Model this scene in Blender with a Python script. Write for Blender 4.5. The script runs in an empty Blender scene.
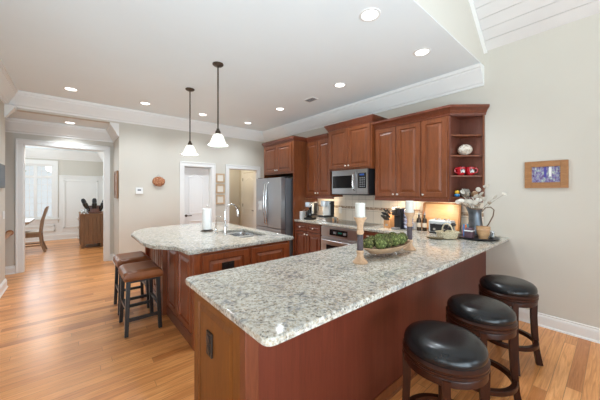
import bpy, bmesh, math, random
from mathutils import Vector, Matrix, noise as mnoise
random.seed(7)
SC = bpy.context.scene
COL = SC.collection
PI = math.pi
R = math.radians

# ------------------------------------------------------------------ camera
cam_d = bpy.data.cameras.new('camera')
cam = bpy.data.objects.new('camera', cam_d)
COL.objects.link(cam)
cam.location = (0, 0, 1.47)
cam.rotation_euler = (R(90), 0, R(-40.2))
cam_d.sensor_width = 36
cam_d.lens = 268 / 600 * 36
cam_d.shift_y = -8.5 / 600
cam_d.clip_start = 0.05
SC.camera = cam

# ------------------------------------------------------------------ world, exposure
SC.view_settings.view_transform = 'Standard'
SC.view_settings.look = 'None'
SC.view_settings.gamma = 1
SC.view_settings.use_curve_mapping = False
SC.view_settings.exposure = 0.0
w = bpy.data.worlds.new('world')
SC.world = w
w.use_nodes = True
bg = w.node_tree.nodes['Background']
bg.inputs[0].default_value = (0.93, 0.96, 1.0, 1)
bg.inputs[1].default_value = 0.92
SC.cycles.max_bounces = 8
SC.cycles.diffuse_bounces = 5
SC.cycles.glossy_bounces = 4
SC.cycles.transmission_bounces = 6
SC.cycles.caustics_reflective = False
SC.cycles.caustics_refractive = False
SC.cycles.sample_clamp_indirect = 4
SC.cycles.use_denoising = True


def area(name, loc, direction, sx, sy, energy, color=(1, 1, 1), spread=180):
    d = bpy.data.lights.new(name, 'AREA')
    d.shape = 'RECTANGLE'
    d.size, d.size_y = sx, sy
    d.energy = energy
    d.color = color
    d.spread = R(spread)
    o = bpy.data.objects.new(name, d)
    COL.objects.link(o)
    o.location = loc
    o.rotation_euler = Vector(direction).to_track_quat('-Z', 'Y').to_euler()
    return o


def point(name, loc, energy, color=(1, 1, 1), r=0.05):
    d = bpy.data.lights.new(name, 'POINT')
    d.energy = energy
    d.color = color
    d.shadow_soft_size = r
    o = bpy.data.objects.new(name, d)
    COL.objects.link(o)
    o.location = loc
    return o


DAY = (0.74, 0.89, 1.0)
# daylight through the great room's windows behind the camera, tilted up to brighten the ceiling
for k, x in enumerate((-1.75, 0.5, 2.75)):
    area('daylight_window', (x, -4.95, 1.5), (0, 1, 0.45), 1.5, 2.2, 52, DAY)
for y in (-3.4, -0.9):
    area('side_fill', (-2.85, y, 1.5), (1, 0.25, 0.4), 1.5, 2.2, 70, DAY)  # added fill in front of a blank wall, brightens the right wall
# added fill, aimed up from behind the camera to brighten the ceilings
area('ceiling_fill', (-0.4, -2.2, 0.6), (0.06, 1.0, 1.0), 3.5, 2.5, 215, (0.68, 0.87, 1.0), 125)
# dining room window
area('daylight_dining', (-1.05, 10.9, 1.5), (0.05, -1, 0.05), 1.1, 1.6, 18, DAY)
area('dining_side_fill', (-3.1, 9.3, 1.5), (1, 0, 0.1), 1.6, 1.8, 52, DAY)  # added fill at a wall without a window, brightens the dining room

# ------------------------------------------------------------------ materials
MATS = {}


def new_mat(name):
    m = bpy.data.materials.new(name)
    m.use_nodes = True
    MATS[name] = m
    nt = m.node_tree
    return m, nt, nt.nodes['Principled BSDF']


def S(nt, kind, **kw):
    n = nt.nodes.new(kind)
    for k, v in kw.items():
        if k in ('inp',):
            for a, b in v.items():
                n.inputs[a].default_value = b
        else:
            setattr(n, k, v)
    return n


def ramp(nt, stops, interp='LINEAR'):
    n = nt.nodes.new('ShaderNodeValToRGB')
    cr = n.color_ramp
    cr.interpolation = interp
    while len(cr.elements) < len(stops):
        cr.elements.new(0.5)
    for e, (p, c) in zip(cr.elements, stops):
        e.position = p
        e.color = (*c, 1) if len(c) == 3 else c
    return n


def coords(nt, scale=(1, 1, 1), world=False, rot=(0, 0, 0)):
    if world:
        c = nt.nodes.new('ShaderNodeNewGeometry').outputs['Position']
    else:
        c = nt.nodes.new('ShaderNodeTexCoord').outputs['Object']
    mp = nt.nodes.new('ShaderNodeMapping')
    mp.inputs['Scale'].default_value = scale
    mp.inputs['Rotation'].default_value = rot
    nt.links.new(c, mp.inputs['Vector'])
    return mp.outputs['Vector']


def plain(name, col, rough=0.5, metal=0.0, var=0.06, scale=8, spec=0.5, bump=0.0, coat=0.0, world=False):
    """a paint-like surface with a little tonal variation"""
    m, nt, b = new_mat(name)
    v = coords(nt, world=world)
    n = S(nt, 'ShaderNodeTexNoise', inp={'Scale': scale, 'Detail': 3})
    nt.links.new(v, n.inputs['Vector'])
    r = ramp(nt, [(0.3, tuple(max(0, c * (1 - var)) for c in col)), (0.7, tuple(min(1, c * (1 + var)) for c in col))])
    nt.links.new(n.outputs['Fac'], r.inputs[0])
    nt.links.new(r.outputs[0], b.inputs['Base Color'])
    b.inputs['Roughness'].default_value = rough
    b.inputs['Metallic'].default_value = metal
    b.inputs['Specular IOR Level'].default_value = spec
    b.inputs['Coat Weight'].default_value = coat
    b.inputs['Coat Roughness'].default_value = 0.1
    if bump:
        bn = S(nt, 'ShaderNodeTexNoise', inp={'Scale': scale * 12, 'Detail': 2})
        nt.links.new(v, bn.inputs['Vector'])
        bp = S(nt, 'ShaderNodeBump', inp={'Strength': bump, 'Distance': 0.004})
        nt.links.new(bn.outputs['Fac'], bp.inputs['Height'])
        nt.links.new(bp.outputs[0], b.inputs['Normal'])
    return m


def wood(name, dark, light, grain=(14, 14, 1.2), rough=0.35, coat=0.25, contrast=(0.3, 0.72), world=False, spec=0.5):
    m, nt, b = new_mat(name)
    v = coords(nt, grain, world)
    n1 = S(nt, 'ShaderNodeTexNoise', inp={'Scale': 2.2, 'Detail': 6, 'Roughness': 0.65, 'Distortion': 0.6})
    nt.links.new(v, n1.inputs['Vector'])
    v2 = coords(nt, tuple(g * 6 for g in grain), world)
    n2 = S(nt, 'ShaderNodeTexNoise', inp={'Scale': 2.0, 'Detail': 3})
    nt.links.new(v2, n2.inputs['Vector'])
    mx = S(nt, 'ShaderNodeMix', data_type='FLOAT', inp={0: 0.35})
    nt.links.new(n1.outputs['Fac'], mx.inputs[2])
    nt.links.new(n2.outputs['Fac'], mx.inputs[3])
    r = ramp(nt, [(contrast[0], dark), (contrast[1], light)])
    nt.links.new(mx.outputs[0], r.inputs[0])
    nt.links.new(r.outputs[0], b.inputs['Base Color'])
    b.inputs['Roughness'].default_value = rough
    b.inputs['Coat Weight'].default_value = coat
    b.inputs['Coat Roughness'].default_value = 0.18
    b.inputs['Specular IOR Level'].default_value = spec
    return m


plain('wall_paint', (0.63, 0.597, 0.53), 0.75, var=0.015, scale=1.5, spec=0.2)
plain('hall_paint', (0.64, 0.61, 0.55), 0.75, var=0.015, scale=1.5, spec=0.2)
plain('ceiling_paint', (0.83, 0.885, 0.905), 0.85, var=0.01, scale=1.5, spec=0.15)
plain('trim_paint', (0.82, 0.815, 0.795), 0.4, var=0.01, scale=2, spec=0.4)
plain('door_paint', (0.80, 0.795, 0.785), 0.4, var=0.01, scale=2, spec=0.4)
wood('cherry', (0.105, 0.026, 0.007), (0.25, 0.070, 0.020), (11, 11, 1.1), rough=0.38, coat=0.15)
wood('cherry_dark', (0.095, 0.021, 0.009), (0.20, 0.052, 0.022), (11, 11, 1.0), rough=0.33, coat=0.3)
wood('cherry_island_lit', (0.15, 0.036, 0.011), (0.34, 0.090, 0.028), (11, 11, 1.1), rough=0.36, coat=0.2)  # cherry with extra brightness in the colour, for the underlit island front
wood('cherry_interior', (0.10, 0.028, 0.016), (0.18, 0.055, 0.032), (9, 9, 1.0), rough=0.45, coat=0.1)
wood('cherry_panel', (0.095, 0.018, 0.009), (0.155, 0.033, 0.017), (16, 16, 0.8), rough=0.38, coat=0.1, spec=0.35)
wood('cherry_end', (0.15, 0.048, 0.011), (0.24, 0.080, 0.016), (9, 9, 0.9), rough=0.4, coat=0.05, spec=0.25)
wood('stool_wood', (0.018, 0.006, 0.004), (0.062, 0.015, 0.005), (16, 16, 2), rough=0.34, coat=0.04, spec=0.22)
wood('black_wood', (0.010, 0.008, 0.008), (0.022, 0.017, 0.015), (16, 16, 2), rough=0.4, coat=0.2)
wood('turned_wood', (0.42, 0.24, 0.13), (0.66, 0.45, 0.29), (20, 20, 2), rough=0.6, coat=0)
wood('bowl_wood', (0.36, 0.21, 0.12), (0.58, 0.40, 0.26), (3, 22, 14), rough=0.55, coat=0)
wood('board_wood', (0.56, 0.32, 0.15), (0.74, 0.47, 0.25), (14, 2, 14), rough=0.4, coat=0.1)
wood('block_wood', (0.45, 0.22, 0.09), (0.62, 0.34, 0.16), (14, 14, 2), rough=0.4, coat=0.1)
wood('oak_frame', (0.28, 0.12, 0.04), (0.46, 0.22, 0.085), (3, 3, 14), rough=0.4, coat=0.2)
wood('light_frame', (0.48, 0.33, 0.20), (0.66, 0.49, 0.33), (8, 8, 8), rough=0.5, coat=0)
wood('barn_wood', (0.13, 0.060, 0.027), (0.36, 0.19, 0.09), (26, 26, 1.2), rough=0.6, coat=0)
wood('chair_wood', (0.22, 0.12, 0.06), (0.38, 0.23, 0.125), (14, 14, 2), rough=0.45, coat=0.1)
wood('mortar_wood', (0.40, 0.22, 0.10), (0.60, 0.38, 0.20), (6, 6, 14), rough=0.5, coat=0.1)
wood('rail_wood', (0.34, 0.13, 0.04), (0.48, 0.21, 0.08), (14, 2, 14), rough=0.35, coat=0.2)
plain('steel', (0.54, 0.54, 0.55), 0.30, 1.0, var=0.03, scale=3)
plain('fridge_steel', (0.40, 0.41, 0.43), 0.34, 0.85, var=0.03, scale=2)
plain('fridge_side', (0.17, 0.18, 0.20), 0.45, 0.3, var=0.03, scale=2)
plain('dark_steel', (0.36, 0.36, 0.37), 0.28, 1.0, var=0.04, scale=3)
plain('sink_steel', (0.74, 0.75, 0.76), 0.22, 1.0, var=0.02)
plain('chrome', (0.78, 0.78, 0.78), 0.12, 1.0, var=0.01)
plain('nickel', (0.86, 0.85, 0.82), 0.3, 0.85, var=0.02)
plain('bronze', (0.09, 0.07, 0.055), 0.4, 0.8, var=0.1, scale=20)
plain('black_glass', (0.008, 0.008, 0.009), 0.06, 0, var=0.1)
plain('black_plastic', (0.016, 0.016, 0.018), 0.35, 0, var=0.1)
plain('grey_plastic', (0.20, 0.20, 0.21), 0.4, 0, var=0.05)
plain('white_plastic', (0.80, 0.80, 0.79), 0.4, 0, var=0.01)
plain('dark_outlet', (0.022, 0.014, 0.010), 0.4, 0, var=0.1)
plain('black_leather', (0.009, 0.009, 0.010), 0.24, 0, var=0.1, scale=14, bump=0.0, spec=0.36)
plain('candle_wax', (0.63, 0.61, 0.56), 0.5, 0, var=0.01)
plain('wick', (0.03, 0.02, 0.02), 0.9)
plain('fabric_wrap', (0.075, 0.055, 0.060), 0.8, 0, var=0.25, scale=40)
plain('red_glaze', (0.40, 0.008, 0.016), 0.15, 0, var=0.05, coat=0.5)
plain('galvanized', (0.12, 0.135, 0.155), 0.32, 0.75, var=0.25, scale=14)
plain('pitcher_rim', (0.20, 0.13, 0.09), 0.5, 0.5, var=0.2, scale=30)
plain('purple_glaze', (0.10, 0.055, 0.075), 0.4, 0, var=0.1)
plain('paper_white', (0.84, 0.84, 0.83), 0.8, 0, var=0.01)
plain('dried_pod', (0.60, 0.56, 0.49), 0.7, 0, var=0.12, scale=30)
plain('dried_pod_dark', (0.36, 0.28, 0.21), 0.8, 0, var=0.25, scale=40)
plain('stem', (0.30, 0.24, 0.16), 0.8, 0, var=0.2)
plain('glass_dark', (0.030, 0.018, 0.010), 0.1, 0, var=0.1)
plain('shell_white', (0.78, 0.75, 0.70), 0.5, 0, var=0.15, scale=40)
plain('vase_grey', (0.22, 0.20, 0.17), 0.6, 0, var=0.35, scale=45, bump=0.3)
plain('toy_blue', (0.05, 0.28, 0.62), 0.35)
plain('toy_yellow', (0.85, 0.50, 0.04), 0.35)
plain('orange', (0.80, 0.20, 0.04), 0.4)
plain('teal', (0.03, 0.42, 0.55), 0.4)
plain('magenta', (0.6, 0.05, 0.22), 0.4)
plain('pod_blue', (0.07, 0.06, 0.32), 0.3)
plain('coffee_white', (0.62, 0.66, 0.68), 0.25, 0.3, var=0.02)
plain('display_green', (0.02, 0.12, 0.09), 0.2)
plain('display_blue', (0.03, 0.10, 0.35), 0.2)
plain('print_paper', (0.62, 0.54, 0.44), 0.8, 0, var=0.05, scale=40)
plain('print_mat', (0.78, 0.74, 0.66), 0.8, 0, var=0.02)
plain('tray_black', (0.018, 0.018, 0.022), 0.35)
plain('dining_wood_top', (0.36, 0.22, 0.12), 0.35, 0, var=0.15, scale=5)
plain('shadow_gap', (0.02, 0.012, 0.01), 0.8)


def mat_leather_brown():
    m, nt, b = new_mat('brown_leather')
    v = coords(nt)
    n = S(nt, 'ShaderNodeTexNoise', inp={'Scale': 5.0, 'Detail': 4})
    nt.links.new(v, n.inputs['Vector'])
    r = ramp(nt, [(0.3, (0.20, 0.062, 0.018)), (0.7, (0.35, 0.12, 0.040))])
    nt.links.new(n.outputs['Fac'], r.inputs[0])
    nt.links.new(r.outputs[0], b.inputs['Base Color'])
    b.inputs['Roughness'].default_value = 0.36
    b.inputs['Specular IOR Level'].default_value = 0.35
    vo = S(nt, 'ShaderNodeTexVoronoi', inp={'Scale': 160})
    nt.links.new(v, vo.inputs['Vector'])
    bp = S(nt, 'ShaderNodeBump', inp={'Strength': 0.12, 'Distance': 0.002})
    nt.links.new(vo.outputs['Distance'], bp.inputs['Height'])
    nt.links.new(bp.outputs[0], b.inputs['Normal'])


mat_leather_brown()


def mat_granite():
    m, nt, b = new_mat('granite')
    v = coords(nt, world=True)
    n1 = S(nt, 'ShaderNodeTexNoise', inp={'Scale': 52, 'Detail': 5, 'Roughness': 0.7})
    n2 = S(nt, 'ShaderNodeTexNoise', inp={'Scale': 9, 'Detail': 4, 'Roughness': 0.6})
    n3 = S(nt, 'ShaderNodeTexNoise', inp={'Scale': 30, 'Detail': 4, 'Roughness': 0.65})
    mp = S(nt, 'ShaderNodeMapping', inp={'Location': (3.1, 7.7, 1.3)})
    nt.links.new(v, mp.inputs['Vector'])
    vo = S(nt, 'ShaderNodeTexVoronoi', inp={'Scale': 120})
    for n in (n1, n2, vo):
        nt.links.new(v, n.inputs['Vector'])
    nt.links.new(mp.outputs[0], n3.inputs['Vector'])
    base = ramp(nt, [(0.30, (0.17, 0.155, 0.13)), (0.40, (0.35, 0.325, 0.275)), (0.50, (0.53, 0.505, 0.44)), (0.64, (0.66, 0.645, 0.59))])
    nt.links.new(n1.outputs['Fac'], base.inputs[0])
    # slate-blue clouds of mineral, clustered
    bl = ramp(nt, [(0.53, (0, 0, 0)), (0.63, (1, 1, 1))])
    su = S(nt, 'ShaderNodeMath', operation='MULTIPLY_ADD', inp={1: 0.45, 2: 0.0})
    nt.links.new(n2.outputs['Fac'], su.inputs[0])
    ad = S(nt, 'ShaderNodeMath', operation='MULTIPLY_ADD', inp={1: 0.58})
    nt.links.new(n3.outputs['Fac'], ad.inputs[0])
    nt.links.new(su.outputs[0], ad.inputs[2])
    nt.links.new(ad.outputs[0], bl.inputs[0])
    f2 = S(nt, 'ShaderNodeMath', operation='MULTIPLY', inp={1: 0.75})
    nt.links.new(bl.outputs[0], f2.inputs[0])
    mx1 = S(nt, 'ShaderNodeMix', data_type='RGBA', inp={7: (0.17, 0.18, 0.20, 1)})
    nt.links.new(f2.outputs[0], mx1.inputs[0])
    nt.links.new(base.outputs[0], mx1.inputs[6])
    # dark and tan grains
    sep = S(nt, 'ShaderNodeSeparateColor')
    nt.links.new(vo.outputs['Color'], sep.inputs[0])
    g1 = S(nt, 'ShaderNodeMath', operation='GREATER_THAN', inp={1: 0.93})
    nt.links.new(sep.outputs[0], g1.inputs[0])
    mx2 = S(nt, 'ShaderNodeMix', data_type='RGBA', inp={7: (0.10, 0.085, 0.07, 1)})
    fk = S(nt, 'ShaderNodeMath', operation='MULTIPLY', inp={1: 0.7})
    nt.links.new(g1.outputs[0], fk.inputs[0])
    nt.links.new(fk.outputs[0], mx2.inputs[0])
    nt.links.new(mx1.outputs[2], mx2.inputs[6])
    g2 = S(nt, 'ShaderNodeMath', operation='GREATER_THAN', inp={1: 0.87})
    nt.links.new(sep.outputs[1], g2.inputs[0])
    ft = S(nt, 'ShaderNodeMath', operation='MULTIPLY', inp={1: 0.45})
    nt.links.new(g2.outputs[0], ft.inputs[0])
    mx3 = S(nt, 'ShaderNodeMix', data_type='RGBA', inp={7: (0.45, 0.34, 0.20, 1)})
    nt.links.new(ft.outputs[0], mx3.inputs[0])
    nt.links.new(mx2.outputs[2], mx3.inputs[6])
    nt.links.new(mx3.outputs[2], b.inputs['Base Color'])
    b.inputs['Roughness'].default_value = 0.09
    b.inputs['Specular IOR Level'].default_value = 0.5


mat_granite()


def mat_floor():
    m, nt, b = new_mat('oak_floor')
    pos = coords(nt, world=True)
    sx = S(nt, 'ShaderNodeSeparateXYZ')
    nt.links.new(pos, sx.inputs[0])
    row = S(nt, 'ShaderNodeMath', operation='DIVIDE', inp={1: 0.083})
    nt.links.new(sx.outputs[1], row.inputs[0])
    fl = S(nt, 'ShaderNodeMath', operation='FLOOR')
    nt.links.new(row.outputs[0], fl.inputs[0])
    wn = S(nt, 'ShaderNodeTexWhiteNoise', noise_dimensions='1D')
    nt.links.new(fl.outputs[0], wn.inputs['W'])
    shx = S(nt, 'ShaderNodeMath', operation='MULTIPLY_ADD', inp={1: 9.0})
    nt.links.new(wn.outputs['Value'], shx.inputs[0])
    nt.links.new(sx.outputs[0], shx.inputs[2])
    bv = S(nt, 'ShaderNodeCombineXYZ')
    nt.links.new(shx.outputs[0], bv.inputs[0])
    nt.links.new(sx.outputs[1], bv.inputs[1])
    br = S(nt, 'ShaderNodeTexBrick', offset=0.0, offset_frequency=2,
           inp={'Scale': 1.0, 'Mortar Size': 0.0016, 'Mortar Smooth': 0.2, 'Bias': 0.0, 'Brick Width': 1.35, 'Row Height': 0.083,
                'Color1': (0, 0, 0, 1), 'Color2': (1, 1, 1, 1), 'Mortar': (0.5, 0.5, 0.5, 1)})
    nt.links.new(bv.outputs[0], br.inputs['Vector'])
    # grain stretched along the boards (X), shifted per board
    mp = S(nt, 'ShaderNodeMapping', inp={'Scale': (1.5, 24, 1)})
    nt.links.new(pos, mp.inputs['Vector'])
    add = S(nt, 'ShaderNodeVectorMath', operation='MULTIPLY_ADD', inp={1: (13, 7, 0)})
    nt.links.new(br.outputs['Color'], add.inputs[0])
    nt.links.new(mp.outputs[0], add.inputs[2])
    n = S(nt, 'ShaderNodeTexNoise', inp={'Scale': 1.6, 'Detail': 6, 'Roughness': 0.62, 'Distortion': 1.4})
    nt.links.new(add.outputs[0], n.inputs['Vector'])
    r = ramp(nt, [(0.25, (0.52, 0.190, 0.050)), (0.5, (0.76, 0.318, 0.100)), (0.75, (0.90, 0.440, 0.168))])
    nt.links.new(n.outputs['Fac'], r.inputs[0])
    tone = ramp(nt, [(0.0, (0.70, 0.60, 0.53)), (0.3, (.90, .87, .84)), (0.65, (1.0, 1.03, 1.05)), (1.0, (1.15, 1.24, 1.36))])
    nt.links.new(br.outputs['Color'], tone.inputs[0])
    mu = S(nt, 'ShaderNodeMix', data_type='RGBA', blend_type='MULTIPLY', inp={0: 1.0})
    nt.links.new(r.outputs[0], mu.inputs[6])
    nt.links.new(tone.outputs[0], mu.inputs[7])
    gap = S(nt, 'ShaderNodeMix', data_type='RGBA', inp={7: (0.16, 0.07, 0.03, 1)})
    f = S(nt, 'ShaderNodeMath', operation='MULTIPLY', inp={1: 0.6})
    nt.links.new(br.outputs['Fac'], f.inputs[0])
    nt.links.new(f.outputs[0], gap.inputs[0])
    nt.links.new(mu.outputs[2], gap.inputs[6])
    nt.links.new(gap.outputs[2], b.inputs['Base Color'])
    b.inputs['Roughness'].default_value = 0.33
    b.inputs['Coat Weight'].default_value = 0.2
    b.inputs['Coat Roughness'].default_value = 0.2
    bp = S(nt, 'ShaderNodeBump', inp={'Strength': 0.15, 'Distance': 0.002})
    nt.links.new(n.outputs['Fac'], bp.inputs['Height'])
    nt.links.new(bp.outputs[0], b.inputs['Normal'])


mat_floor()


def mat_tile():
    m, nt, b = new_mat('splash_tile')
    g = nt.nodes.new('ShaderNodeNewGeometry')
    sp = S(nt, 'ShaderNodeSeparateXYZ')
    nt.links.new(g.outputs['Position'], sp.inputs[0])
    cb = S(nt, 'ShaderNodeCombineXYZ')
    nt.links.new(sp.outputs[1], cb.inputs[0])
    nt.links.new(sp.outputs[2], cb.inputs[1])
    mp = S(nt, 'ShaderNodeMapping', inp={'Location': (0.02, -0.93, 0)})
    nt.links.new(cb.outputs[0], mp.inputs['Vector'])

    def brick(w_, h_, mort, c1, c2, cm):
        n = S(nt, 'ShaderNodeTexBrick', offset=0.0,
              inp={'Scale': 1.0, 'Mortar Size': mort, 'Brick Width': w_, 'Row Height': h_, 'Color1': c1, 'Color2': c2, 'Mortar': cm})
        nt.links.new(mp.outputs[0], n.inputs['Vector'])
        return n
    big = brick(0.15, 0.20, 0.0025, (0.76, 0.68, 0.58, 1), (0.82, 0.74, 0.64, 1), (0.40, 0.35, 0.29, 1))
    band = brick(0.030, 0.0225, 0.002, (0.24, 0.12, 0.06, 1), (0.62, 0.48, 0.34, 1), (0.45, 0.38, 0.30, 1))
    lo = S(nt, 'ShaderNodeMath', operation='GREATER_THAN', inp={1: 1.155})
    hi = S(nt, 'ShaderNodeMath', operation='LESS_THAN', inp={1: 1.20})
    nt.links.new(sp.outputs[2], lo.inputs[0])
    nt.links.new(sp.outputs[2], hi.inputs[0])
    mu = S(nt, 'ShaderNodeMath', operation='MULTIPLY')
    nt.links.new(lo.outputs[0], mu.inputs[0])
    nt.links.new(hi.outputs[0], mu.inputs[1])
    mx = S(nt, 'ShaderNodeMix', data_type='RGBA')
    nt.links.new(mu.outputs[0], mx.inputs[0])
    nt.links.new(big.outputs['Color'], mx.inputs[6])
    nt.links.new(band.outputs['Color'], mx.inputs[7])
    nt.links.new(mx.outputs[2], b.inputs['Base Color'])
    b.inputs['Roughness'].default_value = 0.3


mat_tile()


def mat_shiplap():
    m, nt, b = new_mat('shiplap')
    b.inputs['Base Color'].default_value = (0.72, 0.71, 0.69, 1)
    v = coords(nt, world=True)
    n = S(nt, 'ShaderNodeTexNoise', inp={'Scale': 4, 'Detail': 2})
    nt.links.new(v, n.inputs['Vector'])
    r = ramp(nt, [(0.3, (0.70, 0.675, 0.655)), (0.7, (0.73, 0.71, 0.69))])
    nt.links.new(n.outputs['Fac'], r.inputs[0])
    nt.links.new(r.outputs[0], b.inputs['Base Color'])
    b.inputs['Roughness'].default_value = 0.55


mat_shiplap()


def emis(name, col, strength, base=(0.9, 0.9, 0.9)):
    m, nt, b = new_mat(name)
    b.inputs['Base Color'].default_value = (*base, 1)
    b.inputs['Emission Color'].default_value = (*col, 1)
    b.inputs['Emission Strength'].default_value = strength
    b.inputs['Roughness'].default_value = 0.4
    return m


emis('lamp_lens', (1, 0.98, 0.95), 4.0)
def mat_shade():
    m, nt, b = new_mat('pendant_glass')
    b.inputs['Base Color'].default_value = (.9, .9, .88, 1)
    b.inputs['Emission Color'].default_value = (1, .96, .9, 1)
    b.inputs['Emission Strength'].default_value = .45
    tr = S(nt, 'ShaderNodeBsdfTranslucent', inp={0: (.95, .95, .93, 1)})
    mx = S(nt, 'ShaderNodeMixShader', inp={0: .6})
    nt.links.new(b.outputs[0], mx.inputs[1])
    nt.links.new(tr.outputs[0], mx.inputs[2])
    nt.links.new(mx.outputs[0], nt.nodes['Material Output'].inputs[0])


mat_shade()
emis('bulb_glow', (1, 0.95, 0.88), 4.0)
emis('screen_glow', (0.06, 0.09, 0.12), 0.4, (0.02, 0.02, 0.025))


def mat_multi(name, scale, stops, rough=0.7, stretch=(1, 1, 1), bump=0, vor=False):
    m, nt, b = new_mat(name)
    v = coords(nt, stretch)
    if vor:
        n = S(nt, 'ShaderNodeTexVoronoi', inp={'Scale': scale})
        out = n.outputs['Distance']
    else:
        n = S(nt, 'ShaderNodeTexNoise', inp={'Scale': scale, 'Detail': 4, 'Roughness': 0.7})
        out = n.outputs['Fac']
    nt.links.new(v, n.inputs['Vector'])
    r = ramp(nt, stops)
    nt.links.new(out, r.inputs[0])
    nt.links.new(r.outputs[0], b.inputs['Base Color'])
    b.inputs['Roughness'].default_value = rough
    if bump:
        bp = S(nt, 'ShaderNodeBump', inp={'Strength': bump, 'Distance': 0.01})
        nt.links.new(out, bp.inputs['Height'])
        nt.links.new(bp.outputs[0], b.inputs['Normal'])
    return m


mat_multi('moss', 60, [(0.36, (0.012, 0.014, 0.004)), (0.5, (0.075, 0.080, 0.018)), (0.66, (0.26, 0.26, 0.085))], 0.95, bump=0.9)
mat_multi('moss_pale', 60, [(0.36, (0.020, 0.026, 0.006)), (0.5, (0.10, 0.12, 0.028)), (0.66, (0.30, 0.33, 0.11))], 0.95, bump=0.9)
mat_multi('painting', 34, [(0.30, (0.02, 0.02, 0.05)), (0.40, (0.20, 0.09, 0.22)), (0.46, (0.10, 0.16, 0.33)), (0.52, (0.36, 0.26, 0.46)),
                           (0.58, (0.24, 0.38, 0.26)), (0.68, (0.75, 0.76, 0.82))], 0.6, (1, 1.6, 1))
mat_multi('painting_red', 16, [(0.3, (0.10, 0.04, 0.03)), (0.5, (0.42, 0.20, 0.13)), (0.65, (0.60, 0.42, 0.30)), (0.8, (0.25, 0.30, 0.25))], 0.6)
mat_multi('wicker', 90, [(0.1, (0.30, 0.24, 0.15)), (0.4, (0.62, 0.53, 0.36)), (0.7, (0.74, 0.66, 0.48))], 0.8, bump=0.8, vor=True)
mat_multi('wicker_dark', 90, [(0.1, (0.06, 0.045, 0.025)), (0.5, (0.20, 0.15, 0.08))], 0.8, bump=0.8, vor=True)
mat_multi('wreath', 55, [(0.35, (0.14, 0.04, 0.015)), (0.5, (0.42, 0.16, 0.07)), (0.65, (0.66, 0.38, 0.22))], 0.85, bump=0.9)
mat_multi('shell_speckle', 40, [(0.3, (0.22, 0.15, 0.10)), (0.5, (0.62, 0.55, 0.46)), (0.75, (0.80, 0.74, 0.66))], 0.6, bump=0.4)
mat_multi('foil_pod', 60, [(0.42, (0.10, 0.09, 0.38)), (0.52, (0.65, 0.66, 0.78)), (0.8, (0.8, 0.8, 0.86))], 0.3)
mat_multi('foliage', 6, [(0.3, (0.34, 0.40, 0.24)), (0.7, (0.62, 0.66, 0.50))], 0.8)
mat_multi('mug_print', 30, [(0.48, (0.015, 0.015, 0.02)), (0.55, (0.75, 0.75, 0.72))], 0.3)


def mat_glass(name, col=(1, 1, 1), rough=0.0):
    m, nt, b = new_mat(name)
    b.inputs['Base Color'].default_value = (*col, 1)
    b.inputs['Transmission Weight'].default_value = 1
    b.inputs['Roughness'].default_value = rough
    b.inputs['IOR'].default_value = 1.45


mat_glass('clear_glass')


def mat_pane():
    m, nt, b = new_mat('window_pane')
    nt.nodes.remove(b)
    out = nt.nodes['Material Output']
    tr = S(nt, 'ShaderNodeBsdfTransparent', inp={0: (0.96, 0.98, 0.98, 1)})
    gl = S(nt, 'ShaderNodeBsdfGlossy', inp={0: (1, 1, 1, 1), 1: 0.02})
    mx = S(nt, 'ShaderNodeMixShader', inp={0: 0.06})
    nt.links.new(tr.outputs[0], mx.inputs[1])
    nt.links.new(gl.outputs[0], mx.inputs[2])
    nt.links.new(mx.outputs[0], out.inputs[0])


mat_pane()


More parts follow.
